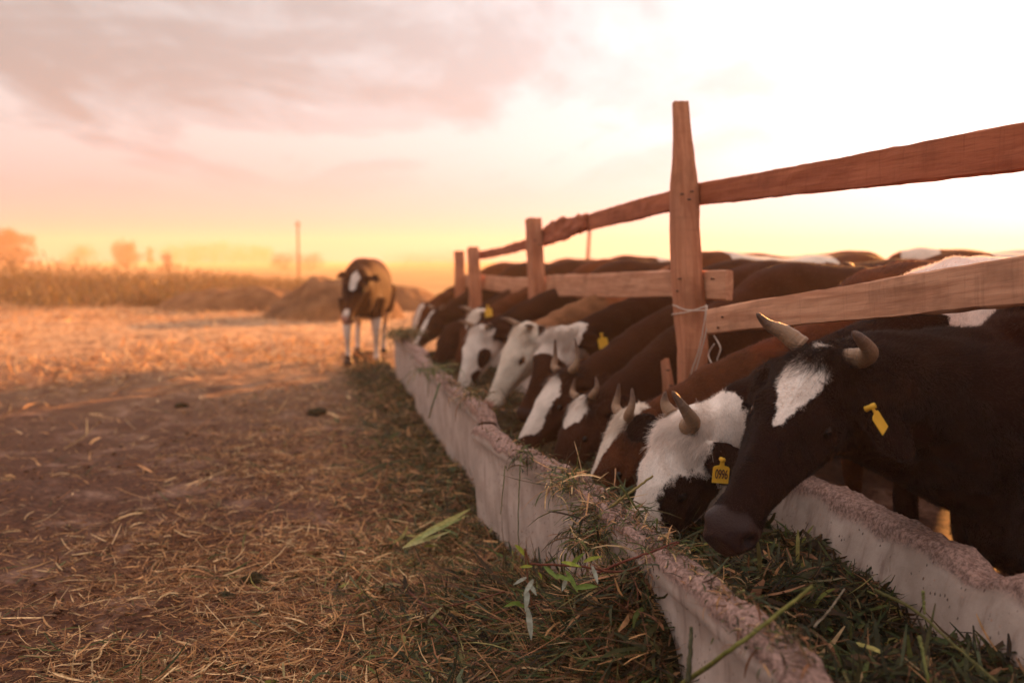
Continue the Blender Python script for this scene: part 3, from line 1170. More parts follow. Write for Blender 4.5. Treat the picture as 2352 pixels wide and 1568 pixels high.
def cow(label, poll, nose, left, wither, H=1.17, bdir=None, coat='black', white=None, horns=((0.0, 0.05), 1.0), tag_spec=None, vox=0.012,
        furn=0, fluff=0, scale=1.0, ears=(None, None), eye=True, group='cows feeding along the trough', cat='cow', horn_pts=None, voxsmooth=4,
        furlen=0.011, legs=True, fluff_len=0.045, fluff_dark=False, neckfat=1.0, girth=1.0, neck_off=0.0, belly=1.0, earlen=1.0, earw=1.0):
    fwd = (nose-poll).normalized()
    left = Vector(left)
    left = (left - fwd*left.dot(fwd)).normalized()
    up = fwd.cross(left).normalized()
    b = (bdir or FENCE_DIR).normalized()
    bl = Vector((0, 0, 1)).cross(b).normalized()      # body left
    k = scale
    M = np.array([list(fwd), list(left), list(up)])   # rows
    poll_n = np.array(poll)

    def hw_(p_):
        return (np.asarray(p_)*k)@M + poll_n

    pieces = []
    # head: the nose point of the spec is the muzzle tip, the poll the crown between the horns
    hr = [hw_(r_) for r_ in head_rings()]
    pieces.append(loft_pieces(hr))
    # ears
    for si, sd in ((0, 1), (1, -1)):
        ed = ears[si]
        e0 = hw_([0.035, sd*0.085, -0.055])
        if ed is None:
            ed = Vector(left)*sd*0.72 - up*0.30 - fwd*0.55
            nm = Vector(up)*0.7 + fwd*0.6
        else:
            ed, nm = Vector(ed[0]), Vector(ed[1])
        ed = ed.normalized()
        nm = (nm - ed*nm.dot(ed)).normalized()
        wd_ = ed.cross(nm)
        rings = []
        for t in np.linspace(0, 1, 14):
            wv = k*(earw if si == 0 else 1.0)*np.interp(t, [0, 0.12, 0.35, 0.6, 0.82, 0.95, 1], [0.024, 0.027, 0.046, 0.052, 0.042, 0.022, 0.008])
            thk = k*np.interp(t, [0, 0.15, 0.5, 1], [0.022, 0.014, 0.0085, 0.006])
            cup = k*np.interp(t, [0, 0.2, 0.6, 1], [0.0, 0.018, 0.022, 0.004])
            c_ = e0 + np.array(ed)*(t*0.205*k*earlen) + np.array([0, 0, -0.02*t*t])*k
            th = np.linspace(0, 2*math.pi, 20, endpoint=False)
            xx = np.cos(th)
            zz = np.sin(th)*thk + cup*xx*xx - cup
            rings.append(c_[None] + (xx*wv)[:, None]*np.array(wd_)[None] + zz[:, None]*np.array(nm)[None])
        pieces.append(loft_pieces(rings))
    # neck
    W_ = Vector(wither)
    n0 = W_ - b*0.12*k + Vector((0, 0, 0.74*H))
    n1 = Vector(hw_([0.045, 0, -0.125]))
    axis = (n1-n0)
    t0 = b*axis.length*0.30 + axis*0.10 + Vector((0, 0, neck_off))
    t1 = (fwd*0.35 + axis.normalized()*0.65).normalized()*axis.length*0.35
    rings = []
    m_ = 16
    upA, upB = Vector((0, 0, 1)), up
    for i in range(m_):
        t = i/(m_-1)
        p0, p1, p2, p3_ = n0, n0+t0, n1-t1, n1
        c_ = p0*(1-t)**3 + p1*3*t*(1-t)**2 + p2*3*t*t*(1-t) + p3_*t**3
        dv = ((p1-p0)*(1-t)**2 + (p2-p1)*2*t*(1-t) + (p3_-p2)*t*t).normalized()
        tt = t*t*(3-2*t)
        u_ = upA.lerp(upB, tt)
        l_ = bl.lerp(left, tt)
        u_ = (u_ - dv*u_.dot(dv)).normalized()
        l2 = u_.cross(dv)
        if l2.dot(l_) < 0:
            l2 = -l2
        ru = k*np.interp(t, [0, 0.3, 0.7, 1], [0.25*H, 0.185, 0.135, 0.105])
        rd = k*np.interp(t, [0, 0.3, 0.7, 1], [0.27*H, 0.225, 0.160, 0.100])*neckfat
        rl = k*np.interp(t, [0, 0.3, 0.7, 1], [0.185, 0.135, 0.092, 0.078])*neckfat
        rings.append(ell_ring(c_, l2, u_, rl, ru, rd))
    pieces.append(loft_pieces(rings))
    # torso
    TB = [(0.26, 0.80, 0.55, 0.09), (0.20, 0.90, 0.48, 0.15), (0.08, 0.97, 0.43, 0.205), (-0.08, 1.0, 0.41, 0.235), (-0.30, 0.985, 0.40, 0.270), (-0.6, 0.965, 0.39, 0.315),
          (-0.9, 0.975, 0.41, 0.320), (-1.12, 1.0, 0.46, 0.275), (-1.30, 0.99, 0.54, 0.235), (-1.42, 0.94, 0.62, 0.17), (-1.47, 0.86, 0.69, 0.08)]
    TBa = np.array(TB)
    rings = []
    tx = np.linspace(TBa[0, 0], TBa[-1, 0], 34)
    for t in tx:
        zt_, zb_, hw2 = [np.interp(-t, -TBa[:, 0], TBa[:, q_]) for q_ in (1, 2, 3)]
        zb_ = zb_*belly
        zc_ = (zt_*0.52+zb_*0.48)*H
        c_ = W_ + b*t*k + Vector((0, 0, zc_))
        rings.append(ell_ring(c_, bl, Vector((0, 0, 1)), hw2*k*girth, zt_*H-zc_, zc_-zb_*H, 30, 0.80))
    pieces.append(loft_pieces(rings))
    hoofs = []
    if legs:
        for sd in (1, -1):
            o_ = bl*sd*0.145*k
            j1 = random.uniform(-0.05, 0.05)
            pts = [W_+o_+Vector((0, 0, 0.62*H))-b*0.05, W_+o_-b*0.03+Vector((0, 0, 0.46*H)), W_+o_+b*(0.02+j1)+Vector((0, 0, 0.30*H)), W_+o_+b*(0.0+j1)+Vector((0, 0, 0.17*H)), W_+o_+b*(j1)+Vector((0, 0, 0.075*H)), W_+o_+b*(j1+0.03)+Vector((0, 0, 0.045))]
            cp_, rr = densify(pts, [0.115*k, 0.075*k, 0.046*k, 0.030*k, 0.036*k, 0.040*k], 24)
            pieces.append(limb(cp_, rr))
            hoofs.append(cp_[-1])
            j2 = random.uniform(-0.06, 0.06)
            q0 = W_ - b*1.17*k + bl*sd*0.15*k
            pts = [q0+Vector((0, 0, 0.70*H)), q0+b*0.08+Vector((0, 0, 0.52*H)), q0-b*0.03+Vector((0, 0, 0.41*H)), q0-b*(0.10-j2)+Vector((0, 0, 0.32*H)), q0-b*(0.06-j2)+Vector((0, 0, 0.17*H)), q0-b*(0.05-j2)+Vector((0, 0, 0.075*H)), q0-b*(0.02-j2)+Vector((0, 0, 0.045))]
            cp_, rr = densify(pts, [0.16*k, 0.13*k, 0.075*k, 0.048*k, 0.032*k, 0.037*k, 0.041*k], 28)
            pieces.append(limb(cp_, rr))
            hoofs.append(cp_[-1])
    V, Fc, off = [], [], 0
    for v_, f_ in pieces:
        V.append(v_)
        Fc += [tuple(i_+off for i_ in q_) for q_ in f_]
        off += len(v_)
    V = np.concatenate(V)
    me = bpy.data.meshes.new('tmp')
    me.from_pydata(V.tolist(), [], Fc)
    bm = bmesh.new()
    bm.from_mesh(me)
    bmesh.ops.recalc_face_normals(bm, faces=bm.faces)
    bm.to_mesh(me)
    bm.free()
    to = bpy.data.objects.new('tmp', me)
    COL.objects.link(to)
    rm = to.modifiers.new('r', 'REMESH')
    rm.mode = 'VOXEL'
    rm.voxel_size = vox
    sm_ = to.modifiers.new('s', 'SMOOTH')
    sm_.factor = 0.5
    sm_.iterations = voxsmooth
    dg = bpy.context.evaluated_depsgraph_get()
    ev = to.evaluated_get(dg)
    m2 = bpy.data.meshes.new_from_object(ev)
    bpy.data.objects.remove(to)
    nv = len(m2.vertices)
    co = np.empty(nv*3)
    m2.vertices.foreach_get('co', co)
    co = co.reshape(-1, 3)
    nr = np.empty(nv*3)
    m2.vertex_normals.foreach_get('vector', nr)
    nr = nr.reshape(-1, 3)
    h = ((co-poll_n)@M.T)/k
    hx, hy, hz = h[:, 0], h[:, 1], h[:, 2]
    ay = np.abs(hy)
    hd = (hx > -0.12) & (hx < 0.6) & (ay < 0.14) & (hz > -0.32) & (hz < 0.06)
    D = np.zeros(nv)

    def g3(cx, cy_, cz, rx, ry=None, rz=None):
        ry = ry or rx
        rz = rz or rx
        return np.exp(-((hx-cx)/rx)**2 - ((ay-cy_)/ry)**2 - ((hz-cz)/rz)**2)*hd
    D += 0.017*g3(0.165, 0.098, -0.038, 0.045, 0.04, 0.026)          # brow
    D += 0.010*g3(0.180, 0.098, -0.093, 0.034, 0.04, 0.014)         # lower lid
    D -= 0.010*g3(0.178, 0.108, -0.066, 0.026, 0.03, 0.013)         # eye slit
    D += 0.018*g3(0.085, 0.09, -0.165, 0.060, 0.06, 0.065)           # cheek
    D -= 0.012*g3(0.095, 0.09, -0.050, 0.032, 0.04, 0.022)          # temple
    D += 0.009*g3(0.26, 0.07, -0.108, 0.065, 0.04, 0.018)             # facial crest
    D -= 0.006*g3(0.29, 0.06, -0.150, 0.06, 0.04, 0.025)
    D -= 0.004*g3(0.30, 0.055, -0.055, 0.07, 0.03, 0.02)
    D += 0.006*g3(0.492, 0.045, -0.085, 0.024, 0.03, 0.024)         # nostril rim
    D += 0.008*g3(0.495, 0.060, -0.066, 0.022, 0.03, 0.012)
    D -= 0.028*g3(0.500, 0.058, -0.090, 0.012, 0.022, 0.012)        # nostril
    mz = -0.136 + 0.02*np.clip((0.40-hx)/0.1, -1, 1)
    D -= 0.011*np.exp(-((hz-mz)/0.007)**2)*np.clip((hx-0.37)/0.05, 0, 1)*hd
    D += 0.006*np.exp(-((hz-mz+0.016)/0.01)**2)*np.clip((hx-0.42)/0.05, 0, 1)*hd
    # loose skin and muscle over neck and shoulders
    bt = (co-np.array(W_))@np.array(b)/k
    blat = (co-np.array(W_))@np.array(bl)/k
    bz = co[:, 2]
    bodyw = np.clip((-0.06-hx)/0.1, 0, 1)
    q_ = np.stack([bt*4.5, blat*2, bz*1.5], 1)
    D += 0.008*bodyw*fbm(q_, 1.0, 3, 55)
    D += 0.004*bodyw*fbm(co, 4, 2, 57)
    # folds across the neck
    fold = np.sin((hx*1.0 + 0.5*hz)*46 + 2*vn(co*5, 3))
    D += 0.0035*fold*np.clip((-0.08-hx)/0.08, 0, 1)*np.clip((hx+0.5)/0.2, 0, 1)
    D += 0.0012*fbm(co, 30, 2, 91)
    co2 = co + nr*(D*k)[:, None]
    m2.vertices.foreach_set('co', co2.ravel())
    skin = np.clip((hx-0.463-0.012*vn(co*40, 5))/0.012, 0, 1)*(hd)
    skin = skin*np.clip((hz+0.20)/0.02, 0, 1)
    wm_ = np.full(nv, -0.1)
    if white is not None:
        wm_ = np.asarray(white(hx, hy, hz, bt, blat, bz/H, co2), float)
    wm_ = np.clip(wm_ + 0.012*fbm(co2, 11, 3, 71), -0.1, 0.1)
    lidz = np.exp(-((hx-0.176)/0.030)**2-((hz+0.066)/0.018)**2)*(ay > 0.07)*hd
    for an, arr in (('white', np.where(lidz > 0.45, -0.1, wm_)), ('skin', np.maximum(skin, 0.0))):
        at = m2.attributes.new(an, 'FLOAT', 'POINT')
        at.data.foreach_set('value', arr.astype(float))
    root = empty(cat, W_)
    tag(root, label, cat, group)
    m2.name = 'body'
    # move into the root's frame
    m2.vertices.foreach_set('co', (co2-np.array(W_)).ravel())
    m2.polygons.foreach_set('use_smooth', np.ones(len(m2.polygons), bool))
    m2.materials.clear()
    m2.materials.append(COATM[coat])
    m2.update()
    bo = bpy.data.objects.new('body', m2)
    COL.objects.link(bo)
    bo.parent = root
    # eyes
    if eye:
        for sd in (1, -1):
            c_ = hw_([0.178, sd*0.0815, -0.066])
            bm = bmesh.new()
            bmesh.ops.create_icosphere(bm, subdivisions=3, radius=0.0180*k)
            v_ = np.array([list(q.co) for q in bm.verts])
            f_ = [tuple(x.index for x in q.verts) for q in bm.faces]
            bm.free()
            mesh_obj('eye', v_+c_, f_, M_EYE, root)
    # horns
    if horn_pts is not None:
        for sd, hp, r0 in horn_pts:
            cps = curve_pts([Vector(hw_([a_, sd*b_, c_])) for a_, b_, c_ in hp], 18)
            m_ = len(cps)
            t = np.linspace(0, 1, m_)
            rr = r0*k*(1-t**1.5*0.80)
            rr = rr*(1+0.04*np.sin(t*40)*(1-t))
            rr[-1] = r0*k*0.06
            tube('horn', cps, rr, M_HORN, root, sides=14)
    # hooves
    for hq in hoofs:
        bm = bmesh.new()
        bmesh.ops.create_cone(bm, cap_ends=True, segments=12, radius1=0.052*k, radius2=0.040*k, depth=0.07)
        v_ = np.array([list(q.co) for q in bm.verts])
        f_ = [tuple(x.index for x in q.verts) for q in bm.faces]
        bm.free()
        mesh_obj('hoof', v_+np.array([hq[0], hq[1], 0.034]), f_, M_HOOF, root)
    # tail
    tp = W_ - b*1.45*k + Vector((0, 0, 0.93*H))
    cps = curve_pts([tp+b*0.06, tp-b*0.06+Vector((0, 0, -0.08)), tp-b*0.07+Vector((0, 0, -0.45)), tp-b*0.05+Vector((0, 0, -0.72))], 14)
    to_ = tube('tail', cps, [0.03*k]+[0.016*k]*(len(cps)-4)+[0.03*k, 0.035*k, 0.008*k], COATM[coat], root, sides=8, white=-0.1)
    # fur
    dk, wh = np.array(COATS[coat][0]), np.array(COATS[coat][1])
    if furn or fluff:
        m2.calc_loop_triangles()
        nt_ = len(m2.loop_triangles)
        tri = np.empty(nt_*3, np.int32)
        m2.loop_triangles.foreach_get('vertices', tri)
        tri = tri.reshape(-1, 3)
        cen = co2[tri].mean(1)
        ar = np.linalg.norm(np.cross(co2[tri[:, 1]]-co2[tri[:, 0]], co2[tri[:, 2]]-co2[tri[:, 0]]), axis=1)/2
        vis = in_view(cen)
        nr2 = np.empty(nv*3)
        m2.vertex_normals.foreach_get('vector', nr2)
        nr2 = nr2.reshape(-1, 3)
        tn = nr2[tri].mean(1)
        tocam = np.array([0, 0, CAMZ])-cen
        tocam /= np.linalg.norm(tocam, axis=1)[:, None]
        vis &= (tn*tocam).sum(1) > -0.55

        def sample(n_, wgt):
            pr = wgt/wgt.sum()
            ti = rng.choice(nt_, n_, p=pr)
            u_, v_ = rng.uniform(0, 1, n_), rng.uniform(0, 1, n_)
            fl_ = u_+v_ > 1
            u_[fl_], v_[fl_] = 1-u_[fl_], 1-v_[fl_]
            bc = np.stack([1-u_-v_, u_, v_], 1)
            pos = (co2[tri[ti]]*bc[..., None]).sum(1)
            nn = (nr2[tri[ti]]*bc[..., None]).sum(1)
            nn /= np.linalg.norm(nn, axis=1)[:, None]+1e-9
            return pos, nn, (wm_[tri[ti]]*bc).sum(1), (skin[tri[ti]]*bc).sum(1), (h[tri[ti]]*bc[..., None]).sum(1)

        def colours(wv, n_, pos):
            wv = wv + 0.010*fbm(pos, 60, 2, 13)*0.8
            isw = wv > 0
            dv = dk*np.clip(rng.normal(1.2, 0.5, (n_, 1)), 0.3, 3.0)
            wv2 = wh*np.clip(rng.normal(1.0, 0.12, (n_, 1)), 0.6, 1.15)
            return np.where(isw[:, None], wv2, dv)
        if furn:
            wgt = ar*vis*(1 + 1.5*(h[tri].mean(1)[:, 0] > -0.1))
            pos, nn, wv, sk, hh = sample(furn, wgt)
            keep = sk < 0.4
            lidk = (np.exp(-((hh[:, 0]-0.176)/0.026)**2-((hh[:, 2]+0.066)/0.013)**2) < 0.5)
            keep &= lidk
            pos, nn, wv, hh = pos[keep], nn[keep], wv[keep], hh[keep]
            n_ = len(pos)
            hw2 = np.clip((hh[:, 0]+0.12)/0.1, 0, 1)[:, None]
            flow = hw2*(np.array(fwd)[None]*0.9 + np.sign(hh[:, 1:2])*np.array(left)[None]*0.35) + (1-hw2)*(-np.array(b)[None]*0.8 + np.array([0, 0, -0.5])[None])
            flow = flow - (flow*nn).sum(1)[:, None]*nn
            flow += 0.5*np.stack([vn(pos*25, 1), vn(pos*25, 2), vn(pos*25, 3)], 1)
            flow /= np.linalg.norm(flow, axis=1)[:, None]+1e-9
            dirs = flow*0.85 + nn*rng.uniform(0.25, 0.7, (n_, 1)) + rng.normal(0, 0.13, (n_, 3))
            dirs /= np.linalg.norm(dirs, axis=1)[:, None]
            short = np.clip(1.0-0.55*np.clip((hh[:, 0]-0.05)/0.35, 0, 1), 0.4, 1)
            hair_obj('coat_hair', pos-nn*0.0015, dirs, nn, furlen*short*rng.uniform(0.6, 1.35, n_), 0.00042 if vox < 0.01 else 0.0007, colours(wv, n_, pos), root, 0.18)
        if fluff:
            hc_ = h[tri].mean(1)
            wgt = ar*np.exp(-((hc_[:, 0]+(0.035 if fluff_dark else 0.015))/0.045)**2)*(hc_[:, 2] > -0.07)*(np.abs(hc_[:, 1]) < 0.095)
            pos, nn, wv, sk, hh = sample(fluff, wgt)
            n_ = len(pos)
            clump = np.stack([vn(pos*45, 11), vn(pos*45, 12), vn(pos*45, 13)], 1)
            dirs = np.array(fwd)[None]*0.8 + nn*0.30 + clump*0.45 + rng.normal(0, 0.12, (n_, 3))
            dirs /= np.linalg.norm(dirs, axis=1)[:, None]
            hair_obj('forelock', pos-nn*0.002, dirs, nn, fluff_len*rng.uniform(0.4, 1.25, n_), 0.00055, colours(wv - (1.0 if fluff_dark else 0), n_, pos), root, 0.30, 0.25, 5)
    root['_'] = 0
    del root['_']
    return dict(root=root, hw=hw_, fwd=fwd, left=left, up=up, k=k)


def ear_tag(cw, c_, right, upv, wd_, ht, number=None, thick=0.002):
    """plate centred on c_, with axes right/up"""
    c_, right, upv = Vector(c_), Vector(right).normalized(), Vector(upv).normalized()
    upv = (upv - right*upv.dot(right)).normalized()
    nm = right.cross(upv)
    out = [(-0.5, -0.5), (0.5, -0.5), (0.5, 0.22), (0.42, 0.30), (0.14, 0.36), (0.11, 0.72), (-0.11, 0.72), (-0.14, 0.36), (-0.42, 0.30), (-0.5, 0.22)]
    V = []
    for sgn in (-1, 1):
        for a_, b_ in out:
            V.append(c_ + right*a_*wd_ + upv*b_*ht + nm*(sgn*thick/2 + 0.004*math.cos(a_*3)))
    m_ = len(out)
    Fc = [tuple(range(m_))[::-1], tuple(range(m_, 2*m_))] + [(i, (i+1) % m_, (i+1) % m_+m_, i+m_) for i in range(m_)]
    tg = mesh_obj('ear_tag', np.array(V), Fc, M_TAG, cw['root'], origin=c_, smooth=False)
    tube('tag_pin', [c_+upv*ht*0.62-nm*0.012, c_+upv*ht*0.62, c_+upv*ht*0.62+nm*0.012], [0.007, 0.006, 0.007], M_TAG, tg, sides=8)
    if number:
        cu = bpy.data.curves.new('tag_number', 'FONT')
        cu.body = number
        cu.align_x = 'CENTER'
        cu.align_y = 'CENTER'
        cu.size = ht*0.62
        cu.space_character = 0.95
        cu.extrude = 0.0004
        cu.offset = 0.0006
        t0_ = bpy.data.objects.new('tag_text', cu)
        COL.objects.link(t0_)
        mt_ = bpy.data.meshes.new_from_object(t0_.evaluated_get(bpy.context.evaluated_depsgraph_get()))
        bpy.data.objects.remove(t0_)
        t_ = bpy.data.objects.new('tag_number', mt_)
        COL.objects.link(t_)
        mt_.materials.clear()
        mt_.materials.append(M_INK)
        t_.parent = tg
        mt = Matrix((right, upv, nm)).transposed().to_4x4()
        sx = wd_*0.86/(cu.size*2.15)
        t_.matrix_basis = Matrix.Translation(nm*(thick/2+0.0058)+upv*(-0.08*ht)) @ mt @ Matrix.Diagonal((sx, 1.0, 1, 1))
    return tg


HORN_STD = [(1, [(-0.02, 0.06, -0.02), (-0.025, 0.105, 0.0), (-0.02, 0.135, 0.045), (-0.005, 0.145, 0.10)], 0.026),
            (-1, [(-0.02, 0.06, -0.02), (-0.025, 0.105, 0.0), (-0.02, 0.135, 0.045), (-0.005, 0.145, 0.10)], 0.026)]


def horn_set(reach=1.0, r0=0.026, fwdc=0.0):
    pts = [(-0.02, 0.06, -0.02), (-0.025, 0.09+0.015*reach, 0.0), (-0.02+fwdc*0.5, 0.09+0.045*reach, 0.045*reach), (-0.005+fwdc, 0.09+0.055*reach, 0.10*reach)]
    return [(1, pts, r0), (-1, pts, r0)]


def horn_back(r=1.0, r0=0.021, lift=0.03):
    pts = [(-0.01, 0.055, -0.015), (-0.025, 0.085, 0.0), (-0.03-0.04*r, 0.092, 0.3*lift), (-0.04-0.085*r, 0.080, lift)]
    return [(1, pts, r0), (-1, pts, r0)]


def V3(*a):
    return Vector(a)


# --- nearest: black cow with a white blaze
def wA(hx, hy, hz, bt, bl_, bz, co):
    wv = np.interp(hx, [0.0, 0.03, 0.07, 0.12, 0.18, 0.235, 0.27], [0.02, 0.045, 0.054, 0.044, 0.026, 0.009, -0.03])
    m = wv - np.abs(hy+0.004)
    return np.where((hz > -0.10) & (hx > -0.03) & (hx < 0.3), m, -0.1)


pollA, noseA = P(1888, 802, 2.42), P(1655, 1168, 2.14)
cwA = cow('black cow with white diamond blaze and two pale horns, nearest at the trough', pollA, noseA, (0.74, -0.58, -0.20), (pollA.x+0.70, pollA.y+0.12, 0), H=1.14, neckfat=1.50, girth=1.15, belly=0.66, neck_off=-0.12,
          coat='black', white=wA, vox=0.0064, furn=190000, fluff=14000, fluff_len=0.05, fluff_dark=True,
          horn_pts=[(1, [(-0.01, 0.055, -0.025), (-0.015, 0.095, -0.005), (0.0, 0.115, 0.035), (0.015, 0.100, 0.085), (0.02, 0.085, 0.105)], 0.026),
                    (-1, [(-0.01, 0.055, -0.02), (-0.015, 0.100, 0.005), (-0.005, 0.135, 0.03), (0.0, 0.160, 0.065)], 0.024)],
          ears=(((0.62, -0.25, -0.72), (0.3, -0.9, 0.1)), ((-0.2, 0.9, -0.4), (-0.6, -0.5, 0.3))), scale=1.04)
tA = P(2018, 965, 2.20)
ear_tag(cwA, tA, (0.55, 0.80, 0.30), (-0.50, 0.1, 0.85), 0.046, 0.056)


def wB(hx, hy, hz, bt, bl_, bz, co):
    ay = np.abs(hy)
    m = np.full(len(hx), 0.06)
    e = np.sqrt(((hx-0.195)/0.10)**2 + ((hz+0.10)/0.085)**2)
    m = np.where(ay > 0.02, np.minimum(m, (e-1)*0.07), m)
    jaw = np.sqrt(((hx-0.33)/0.16)**2+((hz+0.215)/0.055)**2)
    m = np.minimum(m, (jaw-1)*0.05)
    m = np.minimum(m, (0.43-hx)*1.0)
    ears_ = np.clip(0.106-ay, -0.1, 0.1)
    m = np.minimum(m, np.where(hx < 0.14, ears_, 0.1))
    m = np.minimum(m, (hx+0.15)*1.0)
    sh = np.sqrt(((bt+0.15)/0.35)**2+((bz-0.95)/0.22)**2)
    return np.maximum(m, (1-sh)*0.2)


pollB = P(1550, 968, 3.10)
noseB = pollB + Vector((-0.44, -0.15, -0.88))*0.5
cwB = cow('white faced cow with black eye patch and yellow tag reading 0996', pollB, noseB, (0.50, -0.85, -0.12), (pollB.x+0.95, pollB.y+0.22, 0), H=1.17, scale=1.12,
          coat='black', white=wB, vox=0.0085, furn=130000, fluff=22000, fluff_len=0.034,
          horn_pts=[(1, [(0.0, 0.045, -0.01), (-0.015, 0.080, 0.015), (-0.035, 0.082, 0.065), (-0.062, 0.060, 0.112)], 0.026), (-1, [(-0.02, 0.05, -0.02), (-0.04, 0.075, -0.005), (-0.07, 0.08, 0.01)], 0.02)],
          ears=(((0.70, -0.62, -0.34), (-0.30, -0.85, 0.30)), ((-0.62, 0.70, 0.10), (-0.5, -0.75, 0.2))), neck_off=-0.12, earlen=0.72, earw=1.15)
ear_tag(cwB, P(1656, 1085, 2.88), (1, 0.1, -0.10), (0.08, 0.05, 1), 0.050, 0.062, '0996')


def blaze(stops, below=-0.1, extra=None):
    xs_ = [s_[0] for s_ in stops]
    ws_ = [s_[1] for s_ in stops]

    def f(hx, hy, hz, bt, bl_, bz, co):
        m = np.interp(hx, xs_, ws_) - np.abs(hy)
        m = np.where((hz > below) & (hx > xs_[0]-0.02) & (hx < xs_[-1]+0.02) & (np.abs(hy) < 0.12), m, -0.1)
        if extra is not None:
            m = np.maximum(m, extra(hx, hy, hz, bt, bl_, bz, co))
        return m
    return f


def body_patch(*pp):
    """ellipses on the body: (bt, bz, rt, rz)"""
    def f(hx, hy, hz, bt, bl_, bz, co):
        m = np.full(len(hx), -0.1)
        for t, z_, rt, rz in pp:
            m = np.maximum(m, (1-np.sqrt(((bt-t)/rt)**2+((bz-z_)/rz)**2))*0.2)
        return np.where(hx < -0.2, m, -0.1)
    return f


pollC = P(1422, 955, 3.68)
noseC = pollC + Vector((-0.46, -0.10, -0.88))*0.5
cow('reddish brown cow with white blaze and short upright horns, its open eye above the rim', pollC, noseC, (0.15, -0.97, 0.0), (pollC.x+1.08, pollC.y+0.22, 0), H=1.16, scale=1.08, neck_off=-0.16, earlen=0.8, ears=(((0.35, 0.75, 0.35), (0.2, -0.5, 0.8)), None),
    coat='brown', white=blaze([(-0.06, 0.04), (0.02, 0.058), (0.08, 0.042), (0.14, 0.026), (0.3, 0.02), (0.45, 0.04), (0.5, 0.05)]), vox=0.010, furn=60000, fluff=8000, fluff_len=0.026, horn_pts=horn_back(0.75, 0.019))

pollD, noseD = P(1335, 912, 4.42), P(1225, 1120, 4.22)
cow('dark cow with a white forehead tuft, right before the cow with open eye and blaze', pollD, noseD, (0.34, -0.92, -0.10), (pollD.x+1.0, pollD.y+0.50, 0), H=1.15,
    coat='darkbrown', white=blaze([(0.0, 0.03), (0.05, 0.07), (0.12, 0.055), (0.17, 0.0), (0.2, -0.05)]), vox=0.012, furn=30000, fluff=5000, fluff_len=0.028, horn_pts=horn_back(0.55, 0.018))

pollE, noseE = P(1290, 850, 4.75), P(1170, 1010, 4.55)
cow('brown cow with one long upright dark horn and a broad white face marking', pollE, noseE, (0.36, -0.92, -0.10), (pollE.x+1.0, pollE.y+0.42, 0), H=1.16,
    coat='darkbrown', white=blaze([(0.02, 0.0), (0.08, 0.06), (0.2, 0.075), (0.34, 0.05), (0.40, 0.0)]), vox=0.013, furn=24000, fluff=3000, horn_pts=horn_back(1.0, 0.021, 0.09))


def wF(hx, hy, hz, bt, bl_, bz, co):
    m = np.minimum(np.minimum(0.06, hx+0.12), 0.15-hx)
    return np.minimum(m, np.where((hx < 0.12), 0.12-np.abs(hy), 0.1))


pollF, noseF = P(1278, 760, 5.55), P(1190, 935, 5.35)
cwF = cow('cow with a shaggy cream coloured crown turned low, yellow tag behind its ear', pollF, noseF, (0.84, -0.52, 0.0), (pollF.x+0.98, pollF.y+0.25, 0), H=1.17,
          coat='darkbrown', white=wF, vox=0.014, furn=20000, fluff=7000, fluff_len=0.05, horn_pts=None)
ear_tag(cwF, P(1385, 785, 5.45), (0.9, -0.3, 0.2), (-0.3, 0.1, 1), 0.055, 0.07)


def wG(hx, hy, hz, bt, bl_, bz, co):
    return np.minimum(0.08, hx+0.07)


pollG, noseG = P(1193, 752, 5.95), P(1105, 915, 5.85)
cow('cow with an all white face and pink rimmed eye feeding deep in the trough', pollG, noseG, (0.62, -0.76, 0.0), (pollG.x+0.98, pollG.y+0.25, 0), H=1.15,
    coat='fawn', white=wG, vox=0.014, furn=16000, fluff=3000, fluff_len=0.03, horn_pts=horn_set(0.7, 0.017))


def wH(hx, hy, hz, bt, bl_, bz, co):
    m = np.minimum(0.06, hx+0.03)
    e = np.sqrt(((hx-0.19)/0.07)**2+((hz+0.085)/0.05)**2)
    m = np.where(np.abs(hy) > 0.02, np.minimum(m, (e-1)*0.06), m)
    e = np.sqrt(((hx-0.32)/0.05)**2+((hz+0.11)/0.05)**2)
    m = np.where(np.abs(hy) > 0.02, np.minimum(m, (e-1)*0.06), m)
    return np.minimum(m, np.where(hx < 0.12, 0.11-np.abs(hy), 0.1))


pollH, noseH = P(1096, 752, 6.9), P(1048, 875, 6.75)
cwH = cow('white faced cow with two dark patches on its cheek, seventh along the trough', pollH, noseH, (0.80, -0.58, 0.0), (pollH.x+0.98, pollH.y+0.25, 0), H=1.17,
          coat='darkbrown', white=wH, vox=0.016, furn=10000, fluff=2000, fluff_len=0.035, horn_pts=horn_set(0.7, 0.018))

pollI, noseI = P(1088, 720, 7.9), P(1040, 830, 7.8)
cwI = cow('brown cow with cream forelock and yellow ear tag behind the patch faced cow', pollI, noseI, (0.80, -0.58, 0.0), (pollI.x+0.98, pollI.y+0.25, 0), H=1.18,
          coat='brown', white=blaze([(-0.06, 0.06), (0.08, 0.06), (0.15, 0.0)]), vox=0.018, fluff=1500, fluff_len=0.035, horn_pts=horn_set(0.6, 0.02))
ear_tag(cwI, P(1122, 716, 7.8), (0.9, -0.3, 0.2), (0.3, 0.1, 1), 0.06, 0.08)
pollJ, noseJ = P(1035, 745, 8.7), P(985, 835, 8.5)
cow('plain dark brown cow with head sunk in the far trough', pollJ, noseJ, (0.80, -0.58, 0.0), (pollJ.x+0.98, pollJ.y+0.25, 0), H=1.17, coat='darkbrown', vox=0.018, horn_pts=None)
pollK, noseK = P(1000, 708, 10.2), P(958, 765, 10.0)
